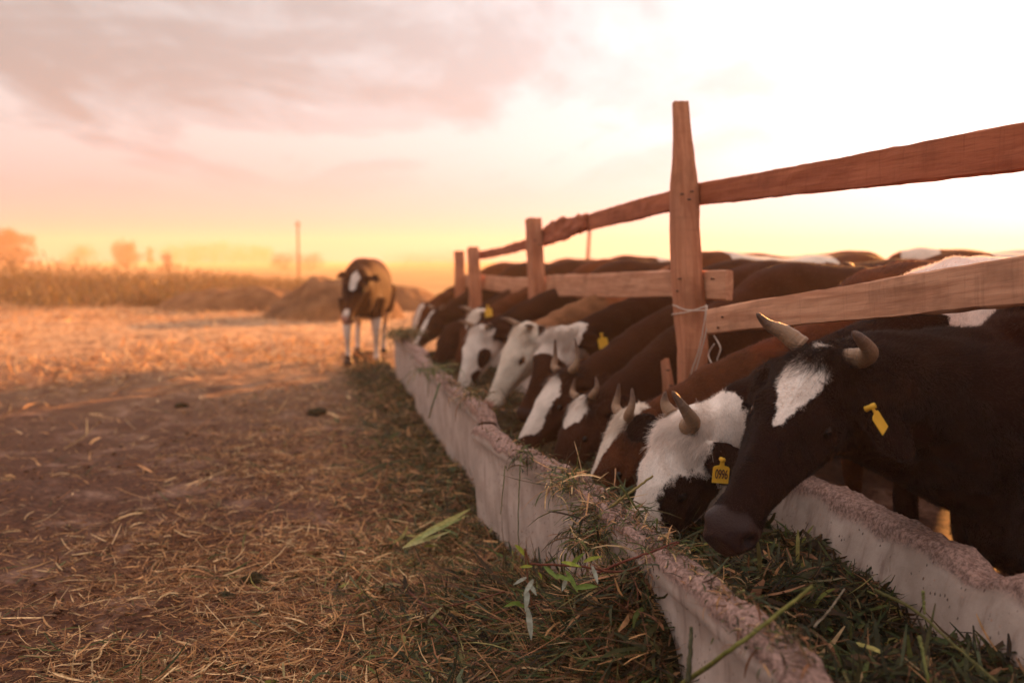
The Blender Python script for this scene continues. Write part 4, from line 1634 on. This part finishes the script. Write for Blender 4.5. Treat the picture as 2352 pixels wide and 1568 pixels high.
cow('dark cow with thin white stripe down its muzzle near the end of the row', pollK, noseK, (0.75, -0.62, 0.0), (pollK.x+0.85, pollK.y+0.2, 0), H=1.15, coat='darkbrown', vox=0.02,
    white=blaze([(0.05, 0.01), (0.2, 0.02), (0.5, 0.035), (0.54, 0.03)]), horn_pts=horn_set(0.6, 0.02))
pollL, noseL = P(968, 700, 11.4), P(945, 748, 11.3)
cow('last brown cow of the row with a white face, past the end of the trough', pollL, noseL, (0.75, -0.62, 0.0), (pollL.x+0.85, pollL.y+0.2, 0), H=1.15, coat='brown', vox=0.022,
    white=blaze([(0.0, 0.03), (0.2, 0.045), (0.5, 0.045), (0.54, 0.03)]), horn_pts=None)


# --- cows standing behind the feeding row, only their backs show above the rails
def back_cow(label, x, y, H, ang, coat, patches, up_=0.0, **kw):
    b = Vector((math.cos(ang), math.sin(ang), 0))
    W_ = Vector((x, y, 0))
    poll_ = W_ + b*0.62 + Vector((0, 0, H*(0.90+up_)))
    nose_ = poll_ + (b*0.62+Vector((0, 0, -0.8))).normalized()*0.53
    bl_ = Vector((0, 0, 1)).cross(b)
    cow(label, poll_, nose_, bl_, W_, H=H, bdir=b, coat=coat, white=body_patch(*patches) if patches else None, vox=0.024, horn_pts=horn_set(0.7, 0.018), group='cows standing behind the feeding row', **kw)


back_cow('brown backed cow behind the tall post with a white flank patch', 2.55, 5.9, 1.22, R(185), 'brown', [(-0.45, 0.9, 0.22, 0.25)])
back_cow('cow with a broad white back left of the tall post', 2.35, 6.6, 1.215, R(20), 'brown', [(-0.75, 0.95, 0.4, 0.3)])
back_cow('dark brown cow standing behind the middle of the right lower plank', 3.3, 5.0, 1.20, R(150), 'darkbrown', [])
back_cow('cow with a pale shaggy back lit from behind, over the right lower plank', 2.2, 4.15, 1.205, R(190), 'fawn', [(-0.3, 0.95, 0.9, 0.35)], furn=45000, furlen=0.034)
back_cow('red brown cow between the second post and the tall post', 1.6, 8.2, 1.24, R(175), 'brown', [])
back_cow('dark cow far behind the second post', 1.1, 10.5, 1.22, R(200), 'darkbrown', [(-0.7, 0.9, 0.3, 0.2)])
back_cow('spotted cow with white loin far behind the tall post', 3.4, 8.6, 1.28, R(160), 'brown', [(-0.9, 0.95, 0.3, 0.3), (-0.1, 0.95, 0.15, 0.2)])
back_cow('brown cow at the back of the herd behind the far posts', 0.6, 12.6, 1.2, R(190), 'brown', [])

# --- the calf walking towards the camera
pollc, nosec = P(822, 622, 10.55), P(795, 712, 10.35)


def wcalf(hx, hy, hz, bt, bl_, bz, co):
    m = np.interp(hx, [0.0, 0.06, 0.2, 0.24], [0.0, 0.055, 0.03, -0.05]) - np.abs(hy+0.01)
    m = np.where((hz > -0.1) & (hx > -0.03), m, -0.1)
    m2 = np.where((hx > 0.40) & (hx < 0.62) & (hy < 0.02) & (hz > -0.24), 0.05, -0.1)
    m = np.maximum(m, np.where(np.abs(hy) < 0.12, m2, -0.1))
    legs_ = (0.44-bz)*0.5
    m = np.maximum(m, np.where(hx < 0.6, legs_, -0.1))
    p_ = (1-np.sqrt(((bt-0.05)/0.12)**2+((bz-0.72)/0.10)**2 + ((bl_-0.12)/0.1)**2))*0.1
    return m


Wc = P(832, 840, 11.1)
cow('brown and white young cow walking alone towards the camera beside the trough', pollc, nosec, (0.95, -0.15, -0.10), (Wc.x, 11.15, 0), H=1.19, bdir=Vector((0.07, -1, 0)),
    coat='darkbrown', white=wcalf, vox=0.016, scale=1.08, horn_pts=None, group=None, girth=0.82, ears=(((0.95, 0.1, 0.05), (0, -0.8, 0.5)), ((-0.95, 0.1, 0.12), (0, -0.8, 0.5))), earlen=0.72)

# ------------------------------------------------------------------ loose plants, sticks, husks
def leaf(name, base_, d_, nrm_, L_, W_, colr, parent, droop=0.15, mat=None, m_=7):
    d_, nrm_ = Vector(d_).normalized(), Vector(nrm_)
    nrm_ = (nrm_ - d_*nrm_.dot(d_)).normalized()
    sd = d_.cross(nrm_)
    V = []
    for i in range(m_):
        t = i/(m_-1)
        wv = W_*0.5*math.sin(math.pi*min(1, t*0.93+0.05))**0.75*(1-0.25*t)
        c_ = Vector(base_) + d_*L_*t - nrm_*droop*L_*t*t
        V += [c_+sd*wv+nrm_*wv*0.35, c_, c_-sd*wv+nrm_*wv*0.35]
    Fc = []
    for i in range(m_-1):
        a_ = i*3
        Fc += [(a_, a_+1, a_+4, a_+3), (a_+1, a_+2, a_+5, a_+4)]
    return mesh_obj(name, np.array(V), Fc, mat or M_LEAF, parent, attrs={'col': ('FLOAT_COLOR', np.tile([*colr, 1], (len(V), 1)))})


M_STEM = M_BLADE
# willow twigs on the heap
yb = 2.42
root = empty('willow_branch', P(1460, 1360, yb))
tag(root, 'leafy willow branch with narrow pale and green leaves lying across the fodder heap', 'branch')
tube('stem', curve_pts([P(1560, 1245, 2.40), P(1440, 1310, 2.38), P(1330, 1300, 2.36), P(1215, 1295, 2.34)], 26, 0.001), 0.003, M_STEM, root, colr=(0.20, 0.06, 0.035))
tube('stem', curve_pts([P(1215, 1295, 2.34), P(1205, 1260, 2.33), P(1212, 1330, 2.32), P(1222, 1390, 2.31)], 16, 0.001), 0.002, M_STEM, root, colr=(0.25, 0.10, 0.05))
for (x0, y0, x1, y1, L_, W_, cc) in [(1205, 1275, 1178, 1238, 0.05, 0.016, 0), (1212, 1345, 1208, 1400, 0.062, 0.016, 2), (1212, 1395, 1220, 1455, 0.075, 0.017, 2), (1215, 1340, 1238, 1372, 0.04, 0.013, 2),
                                     (1210, 1325, 1170, 1345, 0.045, 0.010, 2), (1225, 1330, 1200, 1370, 0.05, 0.013, 2), (1290, 1290, 1345, 1300, 0.055, 0.012, 0), (1300, 1310, 1330, 1360, 0.06, 0.014, 1), (1320, 1350, 1390, 1340, 0.06, 0.018, 1),
                                     (1340, 1290, 1385, 1272, 0.06, 0.013, 0), (1250, 1300, 1290, 1335, 0.05, 0.013, 1), (1270, 1320, 1330, 1335, 0.055, 0.014, 1), (1300, 1330, 1290, 1360, 0.04, 0.012, 2), (1310, 1300, 1345, 1262, 0.06, 0.013, 1),
                                     (1210, 1395, 1160, 1375, 0.05, 0.011, 1), (1222, 1300, 1180, 1300, 0.04, 0.010, 0), (1245, 1330, 1235, 1300, 0.035, 0.01, 0), (1360, 1300, 1375, 1340, 0.05, 0.012, 2), (1195, 1382, 1150, 1392, 0.05, 0.012, 1)]:
    a_, b_ = P(x0, y0, 2.33), P(x1, y1, 2.28)
    colr = [(0.38, 0.44, 0.06), (0.18, 0.27, 0.05), (0.40, 0.43, 0.36)][cc]
    leaf('leaf', a_, b_-a_, (0.1, -0.7, 0.6), L_*1.05, W_, colr, root, 0.12)


def stick(name, cat, label, ctrl, r_, colr, jit=0.001):
    pts = curve_pts([P(*c_) for c_ in ctrl], 24, jit)
    o_ = tube(name, pts, [r_*(1-0.35*i/len(pts)) for i in range(len(pts))], M_STEM, None, sides=8, origin=pts[0], colr=colr)
    tag(o_, label, cat)
    return o_


stick('red_twig', 'twig', 'bare reddish twig slanting from the straw to the dark heap', [(858, 1298, 3.75), (930, 1350, 3.35), (1000, 1420, 3.0), (1050, 1472, 2.78)], 0.0055, (0.16, 0.05, 0.035))
stick('thin_twig', 'twig', 'thin reddish side shoot crossing the slanting bare twig', [(962, 1400, 3.15), (1060, 1385, 2.95), (1160, 1358, 2.75)], 0.003, (0.20, 0.065, 0.04))
stick('plant_stalk', 'stalk', 'long yellow green stalk reaching over the near rim into the trough', [(1560, 1575, 1.95), (1680, 1490, 1.80), (1780, 1415, 1.84), (1865, 1345, 1.90)], 0.0052, (0.22, 0.21, 0.05))
stick('plant_stalk', 'stalk', 'short pale cut stalk lying on the crumbled rim near the muzzle', [(1660, 1385, 2.13), (1690, 1365, 2.13), (1710, 1355, 2.14)], 0.0045, (0.42, 0.40, 0.16))
stick('plant_stalk', 'stalk', 'forked stalk pointing up from the rim to the black eye patch', [(1370, 1190, 2.75), (1420, 1150, 2.75), (1455, 1125, 2.76), (1500, 1092, 2.77)], 0.0045, (0.36, 0.28, 0.10))
stick('plant_stalk', 'stalk', 'thin green blade stalk leaning the other way beside the forked stalk', [(1425, 1115, 2.72), (1450, 1150, 2.72), (1478, 1190, 2.72)], 0.0035, (0.16, 0.18, 0.06))
stick('plant_stalk', 'stalk', 'brown upright stalk in front of the near trough wall, lower right of the willow', [(1580, 1568, 1.90), (1585, 1500, 1.92), (1588, 1440, 1.95)], 0.006, (0.09, 0.09, 0.045))
stick('plant_stalk', 'stalk', 'long thin reddish stem over the rim above the willow leaves', [(1360, 1320, 2.40), (1430, 1290, 2.36), (1500, 1265, 2.34), (1555, 1243, 2.33)], 0.0032, (0.22, 0.06, 0.04))
stick('plant_stalk', 'stalk', 'long olive stalk lying on the fodder along the back wall', [(2010, 1355, 2.22), (2100, 1400, 2.08), (2180, 1470, 1.95), (2290, 1565, 1.82)], 0.004, (0.16, 0.15, 0.05))
stick('plant_stalk', 'stalk', 'bright upright green stem at the right of the trough fodder', [(2120, 1358, 2.12), (2122, 1385, 2.11), (2124, 1410, 2.1)], 0.0042, (0.26, 0.28, 0.09))
stick('plant_stalk', 'stalk', 'pale green stem standing lowest at the right in the trough', [(2112, 1462, 1.93), (2120, 1500, 1.91), (2132, 1560, 1.88)], 0.004, (0.26, 0.28, 0.09))
stick('plant_stalk', 'stalk', 'grey straw leaning towards the back wall in mid trough', [(1870, 1440, 2.12), (1905, 1400, 2.14), (1940, 1352, 2.16)], 0.0032, (0.36, 0.30, 0.22))
stick('plant_stalk', 'stalk', 'drooping thin green stem hanging down the trough face', [(1195, 1065, 3.42), (1192, 1140, 3.36), (1190, 1215, 3.34), (1193, 1265, 3.33)], 0.0022, (0.13, 0.16, 0.05))
stick('plant_stalk', 'stalk', 'short green stem hanging beside the drooping long one', [(1160, 1070, 3.48), (1156, 1120, 3.42), (1150, 1180, 3.40)], 0.0022, (0.15, 0.15, 0.05))
stick('plant_stalk', 'stalk', 'green stem hanging from the rim tuft of the middle trough', [(1010, 880, 5.0), (998, 915, 4.9), (985, 960, 4.9)], 0.005, (0.10, 0.14, 0.05))

# corn husk on the ground
root = empty('maize_husk', P(1000, 1240, 3.9))
tag(root, 'pale yellow green maize husk lying on the ground beside the trough', 'husk')
for (x0, y0, x1, y1, W_, c_, yy0, yy1) in [(930, 1255, 1080, 1172, 0.040, (0.52, 0.50, 0.17), 3.72, 4.05), (925, 1258, 1035, 1222, 0.026, (0.56, 0.55, 0.24), 3.66, 3.85), (970, 1235, 1010, 1210, 0.03, (0.42, 0.48, 0.18), 3.72, 3.85), (935, 1250, 1075, 1185, 0.022, (0.35, 0.42, 0.14), 3.74, 3.98)]:
    a_, b_ = P(x0, y0, yy0), P(x1, y1, yy1)
    leaf('husk_leaf', a_, b_-a_, (0, -0.4, 0.9), (b_-a_).length, W_, c_, root, -0.02)


# tufts of fodder lying on the rim
def tuft(px_, py_, Y, n_, label, L0=0.05, spread=0.05, hang=0.4, pal=None):
    L0 = L0*0.75
    c_ = P(px_, py_, Y)
    p_ = np.array(c_)[None] + rng.normal(0, 1, (n_, 3))*np.array([spread*0.6, spread*1.3, 0.012])
    az = rng.uniform(0, 2*math.pi, n_)
    o_ = join_blades('fodder_tuft', [blade_mesh(p_, az, rng.normal(0.25, 0.35, n_), rng.gamma(3, L0/3, n_)+0.02, rng.uniform(0.0018, 0.0065, n_), rng.normal(-hang*2.6, 0.6, n_), pick(pal or (GREEN+STRAW[:4]+DARKG), n_), 4)], M_BLADE, None, c_)
    tag(o_, label, 'fodder tuft', 'tufts of fodder on the trough rim', 'stuff')
    return o_


tuft(1200, 1045, 3.5, 60, 'tuft of grass blades hanging over the rim left of the near trough', 0.08, 0.04, 0.5, GREEN+DARKG)
tuft(1300, 1105, 3.12, 170, 'bundle of broad cut stems on the rim below the dark cow', 0.08, 0.05, 0.3, GREEN+STRAW[:3])
tuft(1385, 1172, 2.85, 260, 'thick tuft of green stems on the rim below the brown cow', 0.09, 0.06, 0.35)
tuft(1430, 1210, 2.70, 220, 'fodder matted on the rim below the white faced cow', 0.07, 0.06, 0.45)
tuft(1520, 1265, 2.45, 260, 'matted stems spilling outward over the rim beside the willow branch', 0.09, 0.06, 0.5)
tuft(1630, 1345, 2.2, 110, 'thin dry bits caught on the rim under the black muzzle', 0.04, 0.05, 0.5, STRAW[:5]+DARKG)
tuft(1790, 1460, 1.83, 130, 'dark bits of grass on the blurred nearest part of the rim', 0.04, 0.05, 0.5, DARKG+STRAW[3:])
tuft(1080, 905, 4.6, 120, 'grass lying on the rim of the middle trough below the white face', 0.07, 0.07, 0.5)
tuft(1000, 850, 5.6, 120, 'green blades on the rim where the middle and far troughs meet', 0.08, 0.08, 0.5, GREEN)
tuft(925, 765, 8.9, 900, 'big brown pile of grass heaped on the far end of the trough', 0.12, 0.12, 0.4, DARKG+GREEN+STRAW[:3])
tuft(1350, 1240, 2.75, 260, 'wisps of hay clinging to the trough face under the rim', 0.08, 0.05, 0.6)
# broader torn leaves in the heap and in the trough
n = 750
wh_ = rng.uniform(0, 1, n) < 0.55
s_ = rng.uniform(1.5, 4.0, n)
wq = np.where(wh_, 0.76 - np.abs(rng.normal(0, 0.30, n)), rng.uniform(W0+0.13, W1-0.14, n))
x = -0.206*US*s_ + US*wq
y = US*s_ + 0.206*US*wq
z = np.where(wh_, ghm(x, y)+rng.uniform(0.01, 0.045, n), fill_h(s_, wq)+rng.uniform(0.005, 0.04, n))
c = pick([(0.30, 0.33, 0.07), (0.14, 0.20, 0.05), (0.40, 0.36, 0.12), (0.09, 0.12, 0.04), (0.22, 0.12, 0.05), (0.46, 0.40, 0.20)], n)
o = join_blades('torn_leaves', [blade_mesh(np.column_stack([x, y, z]), rng.uniform(0, 6.28, n), rng.normal(0.12, 0.3, n), rng.uniform(0.035, 0.12, n), rng.uniform(0.005, 0.013, n), rng.normal(-0.4, 0.6, n), c, 4)], M_LEAF)
tag(o, 'broader torn yellow green leaves mixed into the fodder', 'leaves', kind='stuff')
# bits of chopped stalk caught all along the rims
n = 5200
s_ = np.where(rng.uniform(0, 1, n) < 0.65, rng.uniform(1.3, 4.15, n), rng.uniform(4.5, 9.7, n))
dens_ = 0.45+0.9*vn(p3(s_*2.3, 0*s_), 5)
s_ = s_[rng.uniform(0, 1, n) < np.clip(dens_, 0.1, 1)]
n = len(s_)
off = np.where(s_ < 4.3, np.interp(s_, [0, 3.0, 3.4, 3.8, 4.2], [0.005, 0.0, -0.035, -0.085, -0.115]), np.where(s_ < 7.47, -0.03, 0.02))
wq = W0 + off + rng.normal(0.045, 0.030, n)
x = -0.206*US*s_ + US*wq
y = US*s_ + 0.206*US*wq
z = 0.462 + rng.uniform(-0.012, 0.010, n) - np.clip(np.abs(wq-W0-off-0.043)-0.03, 0, 1)*0.8
c = pick(STRAW+DARKG+GREEN, n)*0.8
L = rng.gamma(2.0, 0.012, n) + 0.010
o = join_blades('rim_litter', [blade_mesh(np.column_stack([x, y, z]), rng.uniform(0, 6.28, n), rng.normal(0.05, 0.3, n), L, rng.uniform(0.0014, 0.0045, n), rng.normal(-0.8, 0.8, n), c, 3)], M_BLADE)
tag(o, 'dry bits of chopped stalk caught along the crumbling rims', 'chaff', kind='stuff')
# clods of dung and soil
for (px_, py_, Y, r_, lb) in [(728, 942, 7.6, 0.05, 'dark dung clod alone on the soil left of the trough'), (585, 1375, 3.5, 0.035, 'small brown clod in the nearest straw'), (418, 930, 7.9, 0.035, 'small dark clod left of the larger dung clod'), (520, 1405, 3.3, 0.022, 'crumb of soil beside the nearest clod')]:
    bm = bmesh.new()
    bmesh.ops.create_icosphere(bm, subdivisions=4, radius=r_)
    v_ = np.array([list(q.co) for q in bm.verts])
    f_ = [tuple(x.index for x in q.verts) for q in bm.faces]
    bm.free()
    c_ = P(px_, py_, Y)
    c_.z = float(ground_h([c_.x], [c_.y])[0])+r_*0.4
    v_ = v_*(1+0.35*fbm(v_/r_, 1.3, 4, int(Y*10)))[:, None]*np.array([1.3, 1.2, 0.62])
    o = mesh_obj('dung_clod', v_+np.array(c_), f_, M_MULCH, None, c_)
    tag(o, lb, 'clod', 'clods on the yard')

# ------------------------------------------------------------------ far things
M_TRUNK = material('bark', lambda nt: principled(nt, (0.06, 0.04, 0.03), 0.9))


def tree(px_, base_y, Y, hgt, wid, label, seed, dens=900, name='tree', group='trees beyond the yard', colr=(0.055, 0.062, 0.018), lowcrown=0.02):
    Y, hgt, wid = Y*2.1, (hgt-1.15)*2.1+1.15, wid*2.1
    c_ = P(px_, base_y, Y)
    c_.z = 0
    root = empty(name, c_)
    tag(root, label, 'tree' if name == 'tree' else 'bush', group)
    rs = np.random.default_rng(seed)
    tube('trunk', [c_+Vector((0, 0, -0.1)), c_+Vector((wid*0.02, 0, hgt*0.35)), c_+Vector((wid*0.05, 0, hgt*0.75))], [hgt*0.035, hgt*0.025, hgt*0.008], M_TRUNK, root, sides=8)
    # clumps
    nc = 46
    dv_ = rs.normal(0, 1, (nc, 3))
    dv_ /= np.linalg.norm(dv_, axis=1)[:, None]
    dv_ *= rs.uniform(0.25, 0.85, (nc, 1))
    dv_[:, 2] = np.sign(dv_[:, 2])*np.abs(dv_[:, 2])**0.75
    zc0 = hgt*(lowcrown+1)/2*0.96
    cc = np.column_stack([c_.x+dv_[:, 0]*wid*0.5, c_.y+dv_[:, 1]*wid*0.5, zc0+dv_[:, 2]*hgt*(1-lowcrown)*0.48, wid*rs.uniform(0.09, 0.19, nc)])
    dens = int(dens*1.6)
    idx = rs.integers(0, nc, dens)
    dirv = rs.normal(0, 1, (dens, 3))
    dirv /= np.linalg.norm(dirv, axis=1)[:, None]
    p_ = cc[idx, :3] + dirv*(cc[idx, 3]*rs.uniform(0.3, 1.0, dens)**0.5)[:, None]
    p_[:, 2] = np.maximum(p_[:, 2], 0.05)
    sz = hgt*rs.uniform(0.022, 0.055, dens)
    cl = np.array(colr)[None]*rs.uniform(0.6, 1.5, (dens, 1))
    V, Fc, C = blade_mesh(p_, rs.uniform(0, 6.28, dens), rs.uniform(-0.8, 0.9, dens), sz*1.6, sz, rs.normal(0, 0.4, dens), cl, 1)
    o_ = mesh_obj('crown', V, Fc, M_LEAF, root, smooth=False, attrs={'col': ('FLOAT_COLOR', C)})
    return root


tree(22, 600, 62, 3.5, 3.0, 'round dark tree at the far left edge of the field', 1, 2600)
tree(-45, 600, 66, 3.0, 3.6, 'tree at the picture edge partly behind the round one', 2, 1500)
tree(290, 600, 75, 2.75, 2.6, 'squat bushy tree standing alone left of the long tree belt', 3, 2200)
tree(180, 600, 110, 3.0, 4.5, 'low pale tree between the far left tree and the squat one', 4, 1300)
tree(345, 600, 95, 3.0, 0.9, 'narrow small tree beside the squat bushy one', 5, 500)
i = 0
for (px_, Y, hg, wd) in [(398, 150, 3.9, 5.5), (445, 150, 4.3, 6), (490, 152, 4.3, 6), (535, 155, 4.2, 6), (580, 155, 4.1, 6), (610, 155, 3.6, 4)]:
    tree(px_, 600, Y, hg, wd, ['leftmost tree of the long pale tree belt', 'second tree of the pale belt from its left end', 'middle left tree of the pale belt', 'middle right tree of the pale belt', 'tree next to the right end of the pale belt', 'low tree ending the pale belt on the right'][i], 20+i, 900, colr=(0.06, 0.065, 0.025))
    i += 1
tree(655, 600, 62, 1.75, 2.2, 'rounded bush just left of the utility pole', 31, 1200, name='bush', group='bushes on the field', lowcrown=0.05)
tree(712, 600, 62, 1.65, 2.6, 'rounded bush just right of the utility pole', 32, 1200, name='bush', group='bushes on the field', lowcrown=0.05)
tree(385, 600, 40, 1.6, 0.7, 'thin upright shrub in the weeds left of centre field', 33, 500, name='bush', group='bushes on the field', lowcrown=0.05)
i = 0
for (px_, Y, hg, wd) in [(930, 95, 1.9, 6), (985, 95, 1.8, 6), (1035, 95, 2.0, 6)]:
    tree(px_, 600, Y, hg, wd, ['hazy hedge bush right behind the walking young cow', 'hazy hedge bush halfway to the far fence posts', 'hazy hedge bush touching the far fence posts'][i], 50+i, 900, name='bush', group='hazy hedge bushes', lowcrown=0.05)
    i += 1


def m_earth(nt):
    geo = nt.n('ShaderNodeNewGeometry')
    a = nt.noise(geo.outputs['Position'], 3.0, 6, 0.65)
    return principled(nt, nt.mix(nt.maprange(a, 0.3, 0.7), (0.07, 0.033, 0.018), (0.19, 0.10, 0.05)), 0.95, 0.1, a, 0.8, 0.05)


M_EARTH = material('earth', m_earth)


def mound(px_, py_, Y, rx, ry, hg, label, seed):
    c_ = P(px_, py_, Y)
    c_.z = 0
    m_ = 60
    u_ = np.linspace(-1, 1, m_)
    X_, Y_ = np.meshgrid(u_, u_)
    r_ = np.sqrt(X_**2+Y_**2).ravel()
    z_ = hg*np.clip(1-r_**2, 0, 1)**0.8
    q_ = p3(X_.ravel()*rx, Y_.ravel()*ry)
    z_ = z_*(1+0.25*fbm(q_, 1.2, 4, seed)) - 0.06
    V = np.stack([c_.x+X_.ravel()*rx, c_.y+Y_.ravel()*ry, z_], 1)
    ii_ = (np.arange(m_-1)[:, None]*m_ + np.arange(m_-1)[None]).ravel()
    Fc = np.stack([ii_, ii_+1, ii_+1+m_, ii_+m_], 1)
    o_ = mesh_obj('earth_mound', V, Fc, M_EARTH, None, c_)
    tag(o_, label, 'mound', 'low mounds at the edge of the yard')


mound(560, 600, 24, 2.2, 1.5, 0.62, 'broad low mound at the yard edge left of the walking cow', 5)
mound(765, 600, 21, 1.5, 1.3, 0.85, 'steeper brown mound directly left behind the walking cow', 6)
mound(905, 600, 24, 1.4, 1.3, 0.6, 'small hazy mound right behind the walking cow', 7)

# weeds band
n = 12000
y = rng.uniform(24, 60, n)**1.0
x = rng.uniform(-0.60, -0.13, n)*y
edge = 25 + 2.5*np.sin(x*0.7) + 5*(x/y+0.5) * 1.5
ok = y > edge
ok &= rng.uniform(0, 1, n) < np.clip(0.55+0.8*fbm(p3(x, y), 0.35, 3, 61), 0.05, 1)
x, y = x[ok], y[ok]
n = len(x)
tall = np.clip(0.55+0.95*fbm(p3(x, y), 0.30, 3, 62), 0.12, 1.7)
rng2 = np.clip((-0.25-x/y)/0.25, 0, 1)
Lb = tall*(0.40+0.55*rng2)*rng.uniform(0.35, 1.0, n)
c = pick([(0.17, 0.12, 0.04), (0.11, 0.09, 0.03), (0.28, 0.18, 0.07), (0.15, 0.085, 0.035)], n)
nc = 300
cy_ = rng.uniform(25.5, 48, nc)
cx_ = rng.uniform(-0.60, -0.15, nc)*cy_
cr_ = rng.uniform(0.2, 1.15, nc)**1.3*np.clip(0.35+1.0*np.clip(-0.2-cx_/cy_, 0, 1)*3, 0.35, 1.5)
m2_ = 52000
ci = rng.integers(0, nc, m2_)
dvv = rng.normal(0, 1, (m2_, 3))
dvv /= np.linalg.norm(dvv, axis=1)[:, None]
pp_ = np.stack([cx_[ci], cy_[ci], cr_[ci]*0.35], 1) + dvv*(cr_[ci]*rng.uniform(0.3, 1.0, m2_))[:, None]*np.array([1.5, 1.5, 0.85])
pp_[:, 2] = np.abs(pp_[:, 2])
shr = blade_mesh(pp_, rng.uniform(0, 6.28, m2_), rng.uniform(-0.5, 1.2, m2_), rng.uniform(0.06, 0.16, m2_), rng.uniform(0.04, 0.10, m2_), rng.normal(0, 0.4, m2_), pick([(0.11, 0.085, 0.03), (0.07, 0.06, 0.02), (0.17, 0.10, 0.04)], m2_), 1)
o = join_blades('weeds', [shr, blade_mesh(np.column_stack([x, y, np.zeros(n)]), rng.uniform(0, 6.28, n), rng.normal(1.1, 0.35, n), Lb, rng.uniform(0.02, 0.06, n), rng.normal(-0.5, 0.5, n), c, 3)], M_LEAF)
tag(o, 'tall dry weeds along the far edge of the yard', 'weeds', kind='stuff')

# poles
c_ = P(686, 640, 60)
c_.z = 0
root = empty('utility_pole', c_)
tag(root, 'slim utility pole rising from the hazy field left of the walking cow', 'pole')
tube('pole', [c_+Vector((0, 0, -0.1)), c_+Vector((0, 0, 3.55))], [0.075, 0.06], M_TRUNK, root, sides=10)
tube('crossarm', [c_+Vector((-0.16, 0, 3.35)), c_+Vector((0.16, 0, 3.35))], [0.04, 0.04], M_TRUNK, root, sides=6)
a_ = P(1344, 592, 16)
a_.z = 0.4
b_ = P(1354, 528, 16)
o = tube('thin_post', [Vector((a_.x-0.02, 16, -0.05)), a_, b_], [0.035, 0.033, 0.028], M_TRUNK, None, sides=8, origin=(a_.x, 16, 0))
tag(o, 'thin leaning post seen between the rails behind the herd', 'post')

# ------------------------------------------------------------------ dusty air
hz_v = [(x_, y_, z_) for z_ in (-1.2, 8.6) for x_, y_ in ((-200, -8), (200, -8), (200, 330), (-200, 330))]
me = bpy.data.meshes.new('haze')
me.from_pydata(hz_v, [], [(3, 2, 1, 0), (4, 5, 6, 7), (0, 1, 5, 4), (1, 2, 6, 5), (2, 3, 7, 6), (3, 0, 4, 7)])
mh = bpy.data.materials.new('dusty_air')
mh.use_nodes = True
t = mh.node_tree
for n_ in list(t.nodes):
    t.nodes.remove(n_)
pv = t.nodes.new('ShaderNodeVolumePrincipled')
pv.inputs['Color'].default_value = (1.0, 0.70, 0.50, 1)
pv.inputs['Density'].default_value = 0.0027
pv.inputs['Anisotropy'].default_value = 0.2
oo = t.nodes.new('ShaderNodeOutputMaterial')
t.links.new(pv.outputs[0], oo.inputs['Volume'])
me.materials.append(mh)
o = bpy.data.objects.new('haze', me)
COL.objects.link(o)
tag(o, 'warm dusty evening air over the yard and fields', kind='stuff')
